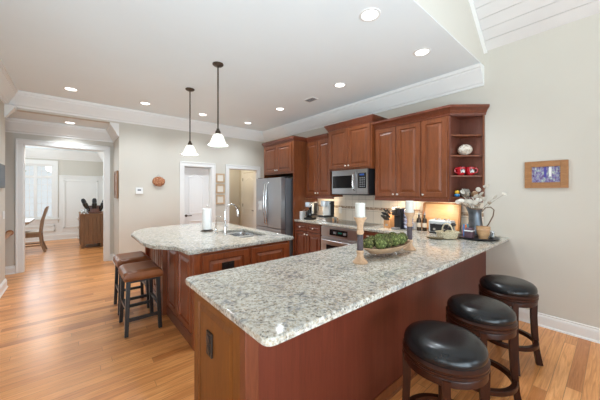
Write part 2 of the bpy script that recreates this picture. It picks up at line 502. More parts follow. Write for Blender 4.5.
# ------------------------------------------------------------------ mesh helpers
class MB:
    def __init__(self):
        self.v, self.f = [], []

    def add(self, vs, fs):
        o = len(self.v)
        self.v += [Vector(p) for p in vs]
        self.f += [tuple(i + o for i in q) for q in fs]
        return self

    def from_bm(self, bm):
        bm.verts.index_update()
        self.add([v.co.copy() for v in bm.verts], [tuple(v.index for v in f.verts) for f in bm.faces])
        bm.free()
        return self

    def _bev(self, vs, fs, bev, seg=2):
        if not bev:
            return self.add(vs, fs)
        bm = bmesh.new()
        bv = [bm.verts.new(p) for p in vs]
        for q in fs:
            bm.faces.new([bv[i] for i in q])
        bmesh.ops.recalc_face_normals(bm, faces=bm.faces)
        bmesh.ops.bevel(bm, geom=[e for e in bm.edges if len(e.link_faces) == 2 and e.calc_face_angle(0) > 0.5],
                        offset=bev, segments=seg, affect='EDGES', profile=0.5)
        return self.from_bm(bm)

    def box(self, x0, x1, y0, y1, z0, z1, bev=0, seg=2):
        x0, x1 = sorted((x0, x1)); y0, y1 = sorted((y0, y1)); z0, z1 = sorted((z0, z1))
        vs = [(x0, y0, z0), (x1, y0, z0), (x1, y1, z0), (x0, y1, z0), (x0, y0, z1), (x1, y0, z1), (x1, y1, z1), (x0, y1, z1)]
        fs = [(3, 2, 1, 0), (4, 5, 6, 7), (0, 1, 5, 4), (1, 2, 6, 5), (2, 3, 7, 6), (3, 0, 4, 7)]
        return self._bev(vs, fs, bev, seg)

    def prism(self, pts, a0, a1, axis='z', bev=0, seg=2):
        def P(p, a):
            return {'z': (p[0], p[1], a), 'x': (a, p[0], p[1]), 'y': (p[0], a, p[1])}[axis]
        n = len(pts)
        vs = [P(p, a0) for p in pts] + [P(p, a1) for p in pts]
        fs = [tuple(range(n))[::-1], tuple(range(n, 2 * n))] + [(i, (i + 1) % n, n + (i + 1) % n, n + i) for i in range(n)]
        return self._bev(vs, fs, bev, seg)

    def beam(self, p0, p1, w_, d_, w2=None, d2=None, up=(0, 0, 1), bev=0):
        """a square bar from p0 to p1"""
        p0, p1 = Vector(p0), Vector(p1)
        w2, d2 = w2 or w_, d2 or d_
        t = (p1 - p0).normalized()
        u = t.cross(Vector(up))
        if u.length < 1e-3:
            u = t.cross(Vector((0, 1, 0)))
        u.normalize()
        v = u.cross(t)
        vs = []
        for p, a, b in ((p0, w_, d_), (p1, w2, d2)):
            for s, q in ((-1, -1), (1, -1), (1, 1), (-1, 1)):
                vs.append(p + u * s * a / 2 + v * q * b / 2)
        fs = [(3, 2, 1, 0), (4, 5, 6, 7), (0, 1, 5, 4), (1, 2, 6, 5), (2, 3, 7, 6), (3, 0, 4, 7)]
        return self._bev(vs, fs, bev, 1)

    def lathe(self, prof, c=(0, 0, 0), seg=28, axis='z', sx=1, sy=1):
        c = Vector(c)
        vs, fs = [], []
        n = len(prof)
        for i in range(seg):
            a = 2 * PI * i / seg
            for r, z in prof:
                p = (r * math.cos(a) * sx, r * math.sin(a) * sy, z)
                if axis == 'x':
                    p = (p[2], p[0], p[1])
                elif axis == 'y':
                    p = (p[1], p[2], p[0])
                vs.append(c + Vector(p))
        for i in range(seg):
            j = (i + 1) % seg
            for k in range(n - 1):
                fs.append((i * n + k, j * n + k, j * n + k + 1, i * n + k + 1))
        bm = bmesh.new()
        bv = [bm.verts.new(p) for p in vs]
        for q in fs:
            try:
                bm.faces.new([bv[i] for i in q])
            except ValueError:
                pass
        bmesh.ops.remove_doubles(bm, verts=bm.verts, dist=1e-5)
        for end in (0, n - 1):
            if prof[end][0] > 1e-4:
                es = [e for e in bm.edges if len(e.link_faces) == 1]
                if es:
                    bmesh.ops.holes_fill(bm, edges=es)
        bmesh.ops.recalc_face_normals(bm, faces=bm.faces)
        return self.from_bm(bm)

    def cyl(self, p0, p1, r, r2=None, seg=16):
        p0, p1 = Vector(p0), Vector(p1)
        return self.tube([p0, p1], [r, r if r2 is None else r2], seg)

    def tube(self, pts, r, seg=10, closed=False, flat=None):
        pts = [Vector(p) for p in pts]
        n = len(pts)
        rs = r if isinstance(r, (list, tuple)) else [r] * n
        vs, fs = [], []
        prev = None
        for i, p in enumerate(pts):
            if closed:
                t = pts[(i + 1) % n] - pts[i - 1]
            else:
                t = pts[min(i + 1, n - 1)] - pts[max(i - 1, 0)]
            t.normalize()
            if prev is None:
                u = t.cross(Vector((0, 0, 1)))
                if u.length < 1e-2:
                    u = t.cross(Vector((0, 1, 0)))
            else:
                u = prev - t * prev.dot(t)
            u.normalize()
            prev = u
            v = u.cross(t)
            for k in range(seg):
                a = 2 * PI * k / seg
                vs.append(p + (u * math.cos(a) + v * math.sin(a) * (flat or 1)) * rs[i])
        for i in range(n if closed else n - 1):
            j = (i + 1) % n
            for k in range(seg):
                l = (k + 1) % seg
                fs.append((i * seg + k, i * seg + l, j * seg + l, j * seg + k))
        if not closed:
            fs.append(tuple(range(seg))[::-1])
            fs.append(tuple((n - 1) * seg + k for k in range(seg)))
        return self.add(vs, fs)

    def ball(self, c, r, seg=16, rings=10, jit=0, freq=20, seed=0):
        r = r if isinstance(r, (tuple, list)) else (r, r, r)
        c = Vector(c)
        bm = bmesh.new()
        bmesh.ops.create_uvsphere(bm, u_segments=seg, v_segments=rings, radius=1)
        for v in bm.verts:
            d = v.co.copy()
            k = 1 + (jit * mnoise.noise(d * freq + Vector((seed, seed * 2, 0))) if jit else 0)
            v.co = c + Vector((d.x * r[0], d.y * r[1], d.z * r[2])) * k
        return self.from_bm(bm)

    def panel(self, O, U, N, w_, h_, rings, V=(0, 0, 1)):
        """nested rectangles: rings are (inset, height above the plane)"""
        O, U, N, V = Vector(O), Vector(U), Vector(N), Vector(V)
        vs, fs = [], []
        for ins, d in rings:
            for a, b in ((ins, ins), (w_ - ins, ins), (w_ - ins, h_ - ins), (ins, h_ - ins)):
                vs.append(O + U * a + V * b + N * d)
        for i in range(len(rings) - 1):
            for k in range(4):
                l = (k + 1) % 4
                fs.append((i * 4 + k, i * 4 + l, i * 4 + 4 + l, i * 4 + 4 + k))
        n = (len(rings) - 1) * 4
        fs.append((n, n + 1, n + 2, n + 3))
        fs.append((3, 2, 1, 0))
        return self.add(vs, fs)

    def raised(self, O, U, N, w_, h_, t=0.02, stile=0.055, V=(0, 0, 1)):
        s = min(stile, min(w_, h_) * 0.27)
        g = min(0.03, min(w_, h_) * 0.12)
        return self.panel(O, U, N, w_, h_, [(0, 0), (0, t - .003), (.003, t), (s, t), (s + .005, t - .012), (s + .012, t - .013), (s + .012 + g, t - .001)], V)

    def ringpoly(self, rings, close_last=True):
        """rings: lists of equal-length 3D point loops joined in turn"""
        n = len(rings[0])
        vs, fs = [p for r_ in rings for p in r_], []
        for i in range(len(rings) - 1):
            for k in range(n):
                l = (k + 1) % n
                fs.append((i * n + k, i * n + l, (i + 1) * n + l, (i + 1) * n + k))
        if close_last:
            fs.append(tuple((len(rings) - 1) * n + k for k in range(n)))
            fs.append(tuple(range(n))[::-1])
        return self.add(vs, fs)

    def sweep(self, path, prof, side=1, closed=False):
        """moulding: profile (outward, z) swept on a horizontal path with mitres; side=1 outward is on the path's right"""
        P2 = [Vector((p[0], p[1])) for p in path]
        n = len(P2)
        dirs = []
        for i in range(n if closed else n - 1):
            d = (P2[(i + 1) % n] - P2[i]).normalized()
            dirs.append(Vector((d.y, -d.x)) * side)
        ms = []
        for i in range(n):
            if closed:
                a, b = dirs[i - 1], dirs[i]
            else:
                a, b = dirs[max(i - 1, 0)], dirs[min(i, n - 2)]
            ms.append((a + b) / (1 + a.dot(b)))
        vs, fs = [], []
        k = len(prof)
        for p, m in zip(P2, ms):
            for o, z in prof:
                q = p + m * o
                vs.append((q.x, q.y, z))
        for i in range(n if closed else n - 1):
            j = (i + 1) % n
            for a in range(k):
                b = (a + 1) % k
                fs.append((i * k + a, j * k + a, j * k + b, i * k + b))
        if not closed:
            fs.append(tuple(range(k)))
            fs.append(tuple((n - 1) * k + a for a in range(k))[::-1])
        return self.add(vs, fs)

    def xform(self, M):
        self.v = [M @ p for p in self.v]
        return self


def wloc(o):
    p = Vector((0, 0, 0))
    while o is not None:
        p = p + o.location
        o = o.parent
    return p


def P(name, mb, mat, parent=None, loc=None, angle=35, label=None):
    """link MB as one mesh object; coordinates in MB are world coordinates, parents have no rotation while building"""
    off = wloc(parent) if parent is not None else Vector((0, 0, 0))
    if loc is not None:
        off = off + Vector(loc)
    me = bpy.data.meshes.new(name)
    bm = bmesh.new()
    bv = [bm.verts.new(p - off) for p in mb.v]
    for q in mb.f:
        try:
            bm.faces.new([bv[i] for i in q])
        except ValueError:
            pass
    bmesh.ops.recalc_face_normals(bm, faces=bm.faces)
    bm.to_mesh(me)
    bm.free()
    me.shade_smooth()
    me.set_sharp_from_angle(angle=R(angle))
    me.materials.append(MATS[mat])
    o = bpy.data.objects.new(name, me)
    COL.objects.link(o)
    wn = o.modifiers.new('weighted_normal', 'WEIGHTED_NORMAL')
    wn.keep_sharp = True
    wn.weight = 100
    if loc is not None:
        o.location = loc
    if parent is not None:
        o.parent = parent
    if label:
        o['label'] = label
    return o


def T(name, label, cat, loc=(0, 0, 0), group=None):
    o = bpy.data.objects.new(name, None)
    o.empty_display_size = 0.1
    COL.objects.link(o)
    o.location = loc
    o['label'] = label
    o['category'] = cat
    if group:
        o['group'] = group
    return o


def TM(name, mb, mat, label, cat, loc=(0, 0, 0), group=None, angle=35):
    o = P(name, mb, mat, None, loc, angle)
    o['label'] = label
    o['category'] = cat
    if group:
        o['group'] = group
    return o


def ST(name, mb, mat, parent=None, angle=35, label=None):
    o = P(name, mb, mat, parent, None, angle)
    if parent is None:
        o['kind'] = 'structure'
        if label:
            o['label'] = label
    return o


def copy_tree(o, parent=None):
    c = o.copy()
    COL.objects.link(c)
    c.parent = parent
    for ch in list(o.children):
        copy_tree(ch, c)
    return c


def clone(o, loc, label, rz=None):
    c = copy_tree(o)
    c.location = loc
    c['label'] = label
    if rz is not None:
        c.rotation_euler.z = rz
    return c


# ------------------------------------------------------------------ dimensions
XW = 3.91          # right (cabinet) wall
YB = 6.10          # back wall with the doors
YH = 6.98          # hallway wall with the cased opening
XL = -0.80         # kitchen's left wall
CZ = 3.03          # kitchen ceiling
CT = 0.93          # counter height
YE = 1.07          # where the flat kitchen ceiling ends

# ------------------------------------------------------------------ structure
ST('floor', MB().box(-3.3, 4.2, -5.2, 11.3, -0.1, 0.0), 'oak_floor')
ST('wall_right', MB().box(XW, XW + .14, -5.1, 7.75, 0, 3.30), 'wall_paint')
# back wall with two door openings
D1 = (1.842, 2.447, 2.03)
D2 = (2.89, 3.67, 2.03)
b = MB()
for x0, x1 in ((0.66, D1[0]), (D1[1], D2[0]), (D2[1], XW)):
    b.box(x0, x1, YB, YB + .14, 0, CZ + .02)
b.box(D1[0], D1[1], YB, YB + .14, D1[2], CZ + .02).box(D2[0], D2[1], YB, YB + .14, D2[2], CZ + .02)
ST('wall_back', b, 'wall_paint')
# header over the hallway, and the hallway's lowered ceiling
ST('wall_header', MB().box(-2.2, .66, YB, YB + .12, 2.76, CZ + .02), 'wall_paint')
ST('ceiling_hall', MB().box(-2.2, .66, YB + .12, YH, 2.76, 2.86), 'ceiling_paint')
ST('wall_hall_right', MB().box(.66, .80, YB + .14, YH + .12, 0, 2.9), 'hall_paint')
b = MB().box(-2.2, -.70, YH, YH + .12, 0, 2.9).box(.50, .66, YH, YH + .12, 0, 2.9).box(-.70, .50, YH, YH + .12, 2.33, 2.9)
ST('wall_hall', b, 'hall_paint')
ST('wall_hall_left', MB().box(-2.3, -2.2, 4.9, YH + .12, 0, 2.9), 'hall_paint')
ST('wall_left', MB().box(XL - .12, XL, YE + .1, 6.05, 0, CZ + .02).box(-2.2, XL - .12, 4.9, 5.0, 0, CZ), 'wall_paint')
ST('ceiling', MB().box(-2.3, XW, YE + .001, YB + .14, CZ, CZ + .006), 'ceiling_paint')
# great room shell: riser above the kitchen ceiling, vaulted ceiling, gable and side wall
sl = 0.78
rx = 0.5
rz = 3.21 + sl * (XW - rx)
xl = -2.9
b = MB().prism([(xl, CZ + .006), (XW, CZ + .006), (XW, 3.21), (rx, rz), (xl, 3.21)], YE, YE + .12, 'y')
ST('wall_riser', b, 'wall_paint')
b = MB().box(xl, XL - .12, YE, YE + .12, 0, 3.10)
ST('wall_kitchen_return', b, 'wall_paint')
# vaulted boards as one ceiling, boards run along Y
b = MB()
n = 36
Ls = math.hypot(XW - rx, rz - 3.21)
bw = 0.135
k = 0
while k * bw < Ls:
    s0, s1 = k * bw, min((k + 1) * bw - .004, Ls)
    for sgn, xx in ((-1, XW), (1, xl)):
        ux, uz = sgn * (XW - rx) / Ls, (rz - 3.21) / Ls
        nx, nz = -uz * sgn, abs(ux)
        p = [(xx + ux * s0, 3.21 + uz * s0), (xx + ux * s1, 3.21 + uz * s1)]
        q = [(a + nx * .02, c + nz * .02) for a, c in p]
        b.prism([p[0], p[1], q[1], q[0]], -5.1, YE, 'y')
    k += 1
ST('ceiling_vaulted', b, 'shiplap')
b = MB()
for sgn, xx in ((-1, XW), (1, xl)):
    ux, uz = sgn * (XW - rx) / Ls, (rz - 3.21) / Ls
    nx, nz = -uz * sgn, abs(ux)
    a0 = (xx - ux * .05, 3.21 - uz * .05)
    a1 = (xx + ux * (Ls + .02), 3.21 + uz * (Ls + .02))
    b.prism([(a0[0] + nx * .018, a0[1] + nz * .018), (a1[0] + nx * .018, a1[1] + nz * .018),
             (a1[0] + nx * .10, a1[1] + nz * .10), (a0[0] + nx * .10, a0[1] + nz * .10)], -5.2, YE + .12, 'y')
ST('ceiling_vault_backing', b, 'shadow_gap')
# white strip where the vault meets the riser
b = MB()
for sgn, xx in ((-1, XW), (1, xl)):
    b.beam((xx, YE - .012, 3.19), (rx, YE - .012, rz - .02), .02, .045, up=(0, 1, 0))
ST('trim_vault', b, 'trim_paint')
# gable wall behind the camera with three windows and a clerestory
wins = [(-2.5, -1.0), (-.25, 1.25), (2.0, 3.5)]
b = MB()
xs = [xl - .1] + [v for wv in wins for v in wv] + [XW + .14]
for i in range(0, len(xs), 2):
    b.box(xs[i], xs[i + 1], -5.12, -5.0, 0, 3.2)
for x0, x1 in wins:
    b.box(x0, x1, -5.12, -5.0, 0, .4).box(x0, x1, -5.12, -5.0, 2.7, 3.2)
b.prism([(xl, 3.2), (XW, 3.2), (rx, rz)], -5.12, -5.0, 'y')
ST('wall_front', b, 'wall_paint')
ST('wall_great_left', MB().box(xl - .12, xl, -5.1, YE, 0, 3.25), 'wall_paint')
for i, (x0, x1) in enumerate(wins):
    b = MB()
    for x in (x0, (x0 + x1) / 2 - .02, x1 - .05):
        b.box(x, x + .05, -5.07, -5.0, .4, 2.7)
    for z in (.4, 1.9, 2.65):
        b.box(x0, x1, -5.07, -5.0, z, z + .05)
    wf = ST('window_%d' % (i + 2), b, 'trim_paint')
    ST('pane', MB().box(x0, x1, -5.045, -5.04, .4, 2.7), 'window_pane', wf)

# dining room
DY = 11.0
DZ = 2.72
ST('ceiling_dining', MB().box(-3.3, .85, YH + .12, DY, DZ, DZ + .1), 'ceiling_paint')
WX0, WX1, WZ0, WZ1 = -1.62, -.47, .66, 2.27
b = MB().box(-3.3, WX0, DY, DY + .14, 0, DZ).box(WX1, .85, DY, DY + .14, 0, DZ)
b.box(WX0, WX1, DY, DY + .14, 0, WZ0).box(WX0, WX1, DY, DY + .14, WZ1, DZ)
ST('wall_dining_back', b, 'hall_paint')
ST('wall_dining_right', MB().box(.75, .87, YH + .12, DY, 0, DZ), 'hall_paint')
ST('wall_dining_left', MB().box(-3.35, -3.25, YH, DY + .1, 0, DZ), 'hall_paint')
ST('wall_dining_front', MB().box(-3.3, -2.2, YH, YH + .12, 0, 2.9), 'hall_paint')
# pantry hall behind the second door, closet behind the first
ST('wall_pantry', MB().box(2.55, XW, 7.55, 7.67, 0, 2.5).box(2.55, 2.67, YB + .14, 7.55, 0, 2.5), 'hall_paint')
ST('ceiling_pantry', MB().box(2.55, XW, YB + .14, 7.67, 2.45, 2.55), 'ceiling_paint')
ST('wall_closet', MB().box(1.6, 2.55, 6.9, 7.0, 0, 2.5).box(1.6, 1.7, YB + .14, 6.9, 0, 2.5).box(1.6, 2.55, YB + .14, 7.0, 2.45, 2.55), 'hall_paint')

# crown mouldings
crown = [(0, 2.79), (.018, 2.79), (.022, 2.815), (.04, 2.83), (.055, 2.87), (.09, 2.925), (.118, 2.965), (.122, 2.985), (.14, 2.99), (.145, CZ), (0, CZ)]
ST('trim_crown', MB().sweep([(XW, YE), (XW, YB), (XL, YB), (XL, YE + .1)], crown, -1), 'trim_paint', None, 12)


def shiftz(prof, dz, k=1):
    zt = prof[-1][1]
    return [(o * k, zt + dz + (z - zt) * k) for o, z in prof]


ST('trim_crown_hall', MB().sweep([(.66, YB + .0), (.66, YH), (-2.2, YH)], shiftz(crown, 2.76 - CZ), -1), 'trim_paint', None, 12)
ST('trim_crown_hall_corner', MB().sweep([(XL - .12, 6.05), (XL, 6.05), (XL, 5.98)], shiftz(crown, 2.79 - CZ, .8), -1), 'trim_paint', None, 12)
ST('trim_crown_dining', MB().sweep([(.75, YH + .12), (.75, DY), (-3.25, DY)], shiftz(crown, DZ - CZ, 1.15), -1), 'trim_paint', None, 12)
# baseboards
bb = [(0, 0), (.018, 0), (.018, .10), (.014, .115), (.010, .118), (.010, .135), (0, .14)]
shoe = [(0, 0), (.030, 0), (.026, .014), (.018, .02), (.018, .10), (.014, .115), (.010, .118), (.010, .135), (0, .14)]
ST('baseboard_right', MB().sweep([(XW, -5.0), (XW, 1.04)], shoe, -1), 'trim_paint', None, 12)
ST('baseboard_left', MB().sweep([(XL - .12, 6.05), (XL, 6.05), (XL, 1.2)], shoe, -1), 'trim_paint', None, 12)
ST('baseboard_hall', MB().sweep([(-.79, YH), (-2.2, YH)], shoe, -1), 'trim_paint', None, 12)
ST('baseboard_hall_right', MB().sweep([(1.74, YB), (.66, YB), (.66, YH), (.594, YH)], [(o, z) for o, z in shoe], -1), 'trim_paint', None, 12)
ST('baseboard_back', MB().sweep([(2.81, YB), (2.55, YB)], shoe, -1), 'trim_paint', None, 12)
ST('baseboard_dining', MB().sweep([(.75, YH + .12), (.75, DY), (-3.25, DY)], shiftz(shoe, 0.06, 1.4), -1), 'trim_paint', None, 12)
# door and opening casings


def casing(name, x0, x1, zt, y, wd=.095, t=.022):
    m = MB()
    m.box(x0 - wd, x0, y - t, y, 0, zt, .005).box(x1, x1 + wd, y - t, y, 0, zt, .005).box(x0 - wd, x1 + wd, y - t, y, zt, zt + wd, .005)
    for a, c in ((x0 - wd, x0 - wd + .02), (x1 + wd - .02, x1 + wd)):
        m.box(a, c, y - t - .010, y - t, 0, zt + wd, .003)
    m.box(x0 - wd, x1 + wd, y - t - .010, y - t, zt + wd - .02, zt + wd, .003)
    # jamb lining
    m.box(x0 - .003, x0 + .012, y, y + .14, 0, zt).box(x1 - .012, x1 + .003, y, y + .14, 0, zt).box(x0, x1, y, y + .14, zt - .012, zt + .003)
    return ST(name, m, 'trim_paint')


casing('trim_door_casing_1', *D1, YB)
casing('trim_door_casing_2', *D2, YB)
casing('trim_opening_casing', -.70, .50, 2.33, YH)


def arch_rings(O, U, N, w_, h_, rise, insets):
    """loops with a flat bottom and an arched top"""
    O, U, N, V = Vector(O), Vector(U), Vector(N), Vector((0, 0, 1))
    rings = []
    for ins, d in insets:
        a0, a1, b0 = ins, w_ - ins, ins
        pts = [(a0, b0), (a1, b0)]
        for k in range(13):
            f = k / 12
            x = a1 + (a0 - a1) * f
            s = (2 * f - 1)
            pts.append((x, h_ - rise - ins + rise * (math.cos(s * PI) * .5 + .5)))
        rings.append([O + U * a + V * b_ + N * d for a, b_ in pts])
    return rings


MOULD = [(0, 0), (.0, .004), (.008, .010), (.018, .010), (.026, .002), (.045, .002), (.07, .009)]


def interior_door(name, O, U, N, w_, h_, mat, knob_side):
    """two-panel arch-top door slab; O bottom corner, N faces the viewer"""
    O, U, N = Vector(O), Vector(U), Vector(N)
    m = MB().panel(O, U, N, w_, h_, [(0, -.035), (0, 0)])
    d = ST(name, m, mat)
    ST('panel', MB().ringpoly(arch_rings(O + U * .12 + Vector((0, 0, .95)), U, N, w_ - .24, h_ - 1.07, .09, MOULD)), mat, d)
    ST('panel', MB().panel(O + U * .12 + Vector((0, 0, .2)), U, N, w_ - .24, .60, MOULD), mat, d)
    kx = .06 if knob_side == 0 else w_ - .06
    c = O + U * kx + Vector((0, 0, .92))
    sg = 1 if knob_side == 0 else -1
    h = MB().cyl(c, c + N * .012, .028, seg=20).cyl(c, c + N * .05, .010).tube([c + N * .05, c + N * .052 + U * .05 * sg, c + N * .048 + U * .11 * sg], .009)
    ST('door_handle', h, 'bronze', d)
    return d


interior_door('door_1', (D1[0] + .015, YB + .11, .01), (1, 0, 0), (0, -1, 0), D1[1] - D1[0] - .03, 2.0, 'door_paint', 0)
# the cream door in the side of the pantry hall
dz = interior_door('door_2', (XW - .02, 7.26, .01), (0, -1, 0), (-1, 0, 0), .78, 2.0, 'door_paint', 1)
m = MB()
for y0, y1 in ((7.27, 7.36), (6.38, 6.47)):
    m.box(XW - .03, XW, y0, y1, 0, 2.03, .004)
m.box(XW - .03, XW, 6.38, 7.36, 2.03, 2.12, .004)
ST('trim_door_casing_3', m, 'trim_paint')
m = MB()
for z in (.25, 1.02, 1.78):
    m.box(XW - .028, XW - .015, 7.255, 7.275, z, z + .09)
ST('hinge', m, 'bronze', dz)

# dining window: two visible sashes (a third to the side), transoms and leaded bars
wt = ST('window_1', (lambda m: [m.box(WX0 - .11, WX1 + .11, DY - .025, DY, WZ1, WZ1 + .13, .005),
                                m.box(WX1, WX1 + .11, DY - .025, DY, WZ0, WZ1, .005),
                                m.box(WX0 - .11, WX0, DY - .025, DY, WZ0, WZ1, .005),
                                m.box(WX0 - .15, WX1 + .15, DY - .06, DY, WZ0 - .04, WZ0, .005),
                                m.box(WX0 - .11, WX1 + .11, DY - .025, DY, WZ0 - .14, WZ0 - .04, .005)] and m)(MB()), 'trim_paint')
sw = (WX1 - WX0) / 3
m = MB()
for k in range(4):
    x = WX0 + k * sw
    m.box(x - .035, x + .035, DY + .02, DY + .10, WZ0, WZ1)
for z in (WZ0, 1.87, WZ1 - .05):
    m.box(WX0, WX1, DY + .023, DY + .097, z, z + .07)
ST('sash', m, 'trim_paint', wt)
m = MB()
for k in range(3):
    x0 = WX0 + k * sw
    for j in range(1, 3):
        m.box(x0 + j * sw / 3 - .005, x0 + j * sw / 3 + .005, DY + .05, DY + .065, WZ0, WZ1)
for z in [WZ0 + .07 + i * .19 for i in range(1, 7)] + [2.08]:
    m.box(WX0, WX1, DY + .0515, DY + .0635, z - .005, z + .005)
ST('muntins', m, 'trim_paint', wt)
ST('pane', MB().box(WX0, WX1, DY + .055, DY + .06, WZ0, WZ1), 'window_pane', wt)

# wainscot on the dining walls: cap rail, picture-frame panels
m = MB().box(-.34, .75, DY - .05, DY, 1.93, 1.97, .008).box(-.34, .75, DY - .03, DY, 1.88, 1.93, .004)
m.box(-.34, .75, DY - .008, DY, .1, 1.9)


def pframe(m, x0, x1, z0, z1, y, wd=.045):
    for a in ((x0, x0 + wd, z0, z1), (x1 - wd, x1, z0, z1), (x0, x1, z0, z0 + wd), (x0, x1, z1 - wd, z1)):
        m.box(a[0], a[1], y - .022, y, a[2], a[3], .008)


pframe(m, -.24, .62, .34, 1.82, DY - .006)
m.box(WX0 - .11, -.34, DY - .008, DY, .1, WZ0 - .14)
pframe(m, WX0, -.42, .27, WZ0 - .2, DY - .006)
ST('trim_wainscot', m, 'trim_paint')
m = MB().box(.742, .75, YH + .12, DY, .1, 1.9).box(.70, .75, YH + .12, DY, 1.93, 1.97, .008).box(.72, .75, YH + .12, DY, 1.88, 1.93)
for y0, y1 in ((7.25, 8.9), (9.1, 10.8)):
    for a in ((y0, y0 + .045, .34, 1.82), (y1 - .045, y1, .34, 1.82), (y0, y1, .34, .385), (y0, y1, 1.775, 1.82)):
        m.box(.722, .744, a[0], a[1], a[2], a[3], .008)
ST('trim_wainscot_side', m, 'trim_paint')
# tile backsplash
ST('wall_backsplash', MB().box(XW - .012, XW, 1.075, 4.05, CT, 1.40), 'splash_tile')

# ------------------------------------------------------------------ kitchen cabinets
FX = XW - .33      # upper cabinet fronts
BX = 3.29          # base cabinet fronts
NX = (-1, 0, 0)
UY = (0, -1, 0)    # walking along a cabinet front, camera-wards


def knob_at(parent, p, n, r=.015):
    p, n = Vector(p), Vector(n)
    m = MB().cyl(p, p + n * .018, .006, seg=10).ball(p + n * .022, r, 12, 8)
    return P('knob', m, 'nickel', parent)


def xdoor(parent, y1, y0, z0, z1, x, mat='cherry', knob=None, name='door', t=.02):
    """door on a front facing -X, from Y=y1 (far) to y0 (near)"""
    d = P(name, MB().raised((x, y1, z0), UY, NX, y1 - y0, z1 - z0, t), mat, parent, None, 9)
    if knob:
        knob_at(d, (x - t, knob[0], knob[1]), NX)
    return d


def cab_crown(z, h=.10, o=.075):
    return [(0, z), (.008, z), (.010, z + .02), (.02, z + .03), (.035, z + .055), (o - .008, z + .078), (o, z + .083), (o, z + h), (0, z + h)]


XC = XW - .004    # cabinet backs, just clear of the wall
# fridge surround
t = T('refrigerator_cabinet', 'tall cherry surround with two small doors built over the refrigerator', 'cabinet', (3.58, 4.6, 0))
P('body', MB().box(3.26, XC, 4.07, 5.09, 1.83, 2.47), 'cherry', t)
P('side_panel', MB().box(3.26, XW - .012, 4.045, 4.07, 0, 2.47).box(3.26, XC, 5.09, 5.11, 0, 2.47), 'cherry', t)
xdoor(t, 5.06, 4.59, 1.87, 2.43, 3.26, 'cherry', (4.62, 1.91))
xdoor(t, 4.58, 4.11, 1.87, 2.43, 3.26, 'cherry', (4.55, 1.91))
P('crown', MB().sweep([(XC, 5.11), (3.26, 5.11), (3.26, 4.045), (XC, 4.045)], cab_crown(2.46, .085, .04), 1), 'cherry_dark', t, None, 12)
# upper pair next to the refrigerator
t = T('upper_cabinet', 'two-door cherry wall cabinet between refrigerator surround and microwave', 'cabinet', (3.75, 3.7, 1.36))
P('body', MB().box(FX, XC, 3.356, 4.043, 1.37, 2.455), 'cherry', t)
xdoor(t, 4.03, 3.705, 1.40, 2.43, FX, 'cherry', (3.735, 1.44))
xdoor(t, 3.695, 3.37, 1.40, 2.43, FX, 'cherry', (3.665, 1.44))
P('crown', MB().sweep([(FX, 4.003), (FX, 3.41)], cab_crown(2.445, .09, .05), 1), 'cherry_dark', t, None, 12)
P('light_rail', MB().box(FX - .012, FX + .012, 3.30, 4.043, 1.335, 1.375, .003), 'cherry_dark', t)
# cabinet over the microwave, deeper and taller
t = T('microwave_cabinet', 'deeper cherry wall cabinet with two doors above the microwave', 'cabinet', (3.7, 2.9, 1.83))
P('body', MB().box(3.50, XC, 2.432, 3.352, 1.83, 2.55), 'cherry', t)
xdoor(t, 3.33, 2.90, 1.86, 2.53, 3.50, 'cherry', (2.93, 1.90))
xdoor(t, 2.89, 2.455, 1.86, 2.53, 3.50, 'cherry', (2.86, 1.90))
P('crown', MB().sweep([(XC, 3.352), (3.50, 3.352), (3.50, 2.432), (XC, 2.432)], cab_crown(2.54, .10, .055), 1), 'cherry_dark', t, None, 12)
# tall pair, tall single, open end shelf
t = T('upper_cabinet', 'cherry wall cabinet with a pair of doors above the knife block', 'cabinet', (3.75, 2.07, 1.36))
P('body', MB().box(FX, XC, 1.705, 2.43, 1.37, 2.44), 'cherry', t)
xdoor(t, 2.41, 2.072, 1.40, 2.41, FX, 'cherry', (2.10, 1.43))
xdoor(t, 2.062, 1.715, 1.40, 2.41, FX, 'cherry', (2.034, 1.43))
P('crown', MB().sweep([(FX, 2.43), (FX, 1.705)], cab_crown(2.42, .11, .075), 1), 'cherry_dark', t, None, 12)
P('light_rail', MB().box(FX - .012, FX + .012, 1.705, 2.43, 1.335, 1.375, .003), 'cherry_dark', t)
t = T('upper_cabinet', 'cherry wall cabinet with one door beside the open end shelf', 'cabinet', (3.75, 1.53, 1.36))
P('body', MB().box(FX, XC, 1.355, 1.703, 1.37, 2.44), 'cherry', t)
xdoor(t, 1.695, 1.375, 1.40, 2.41, FX, 'cherry', (1.667, 1.43))
P('crown', MB().sweep([(FX, 1.703), (FX, 1.452)], cab_crown(2.42, .11, .075), 1), 'cherry_dark', t, None, 12)
P('light_rail', MB().box(FX - .012, FX + .012, 1.356, 1.703, 1.335, 1.375, .003), 'cherry_dark', t)
t = T('end_shelf', 'open cherry end shelf of angled boards holding mugs and a shell', 'shelf', (3.82, 1.22, 1.36))
tri = [(FX, 1.353), (3.888, 1.075), (XC, 1.075), (XC, 1.353)]
P('back_panel', MB().box(XW - .014, XW - .001, 1.075, 1.353, 1.37, 2.44), 'cherry_interior', t)
P('side_panel', MB().box(FX, XW - .014, 1.339, 1.353, 1.37, 2.44), 'cherry_interior', t)
P('face_frame', MB().prism([(FX, 1.353), (FX + .018, 1.337), (FX + .03, 1.353)], 1.37, 2.44).prism([(3.87, 1.075), (3.888, 1.062), (XC, 1.062), (XC, 1.075)], 1.37, 2.44), 'cherry', t)
SHZ = (1.40, 1.672, 1.925, 2.18)
for z in SHZ:
    P('shelf_board', MB().prism([(FX + .012, 1.340), (3.875, 1.090), (XW - .014, 1.090), (XW - .014, 1.340)], z - .018, z, 'z', .002), 'cherry', t)
P('top', MB().prism(tri, 2.41, 2.44), 'cherry_interior', t)
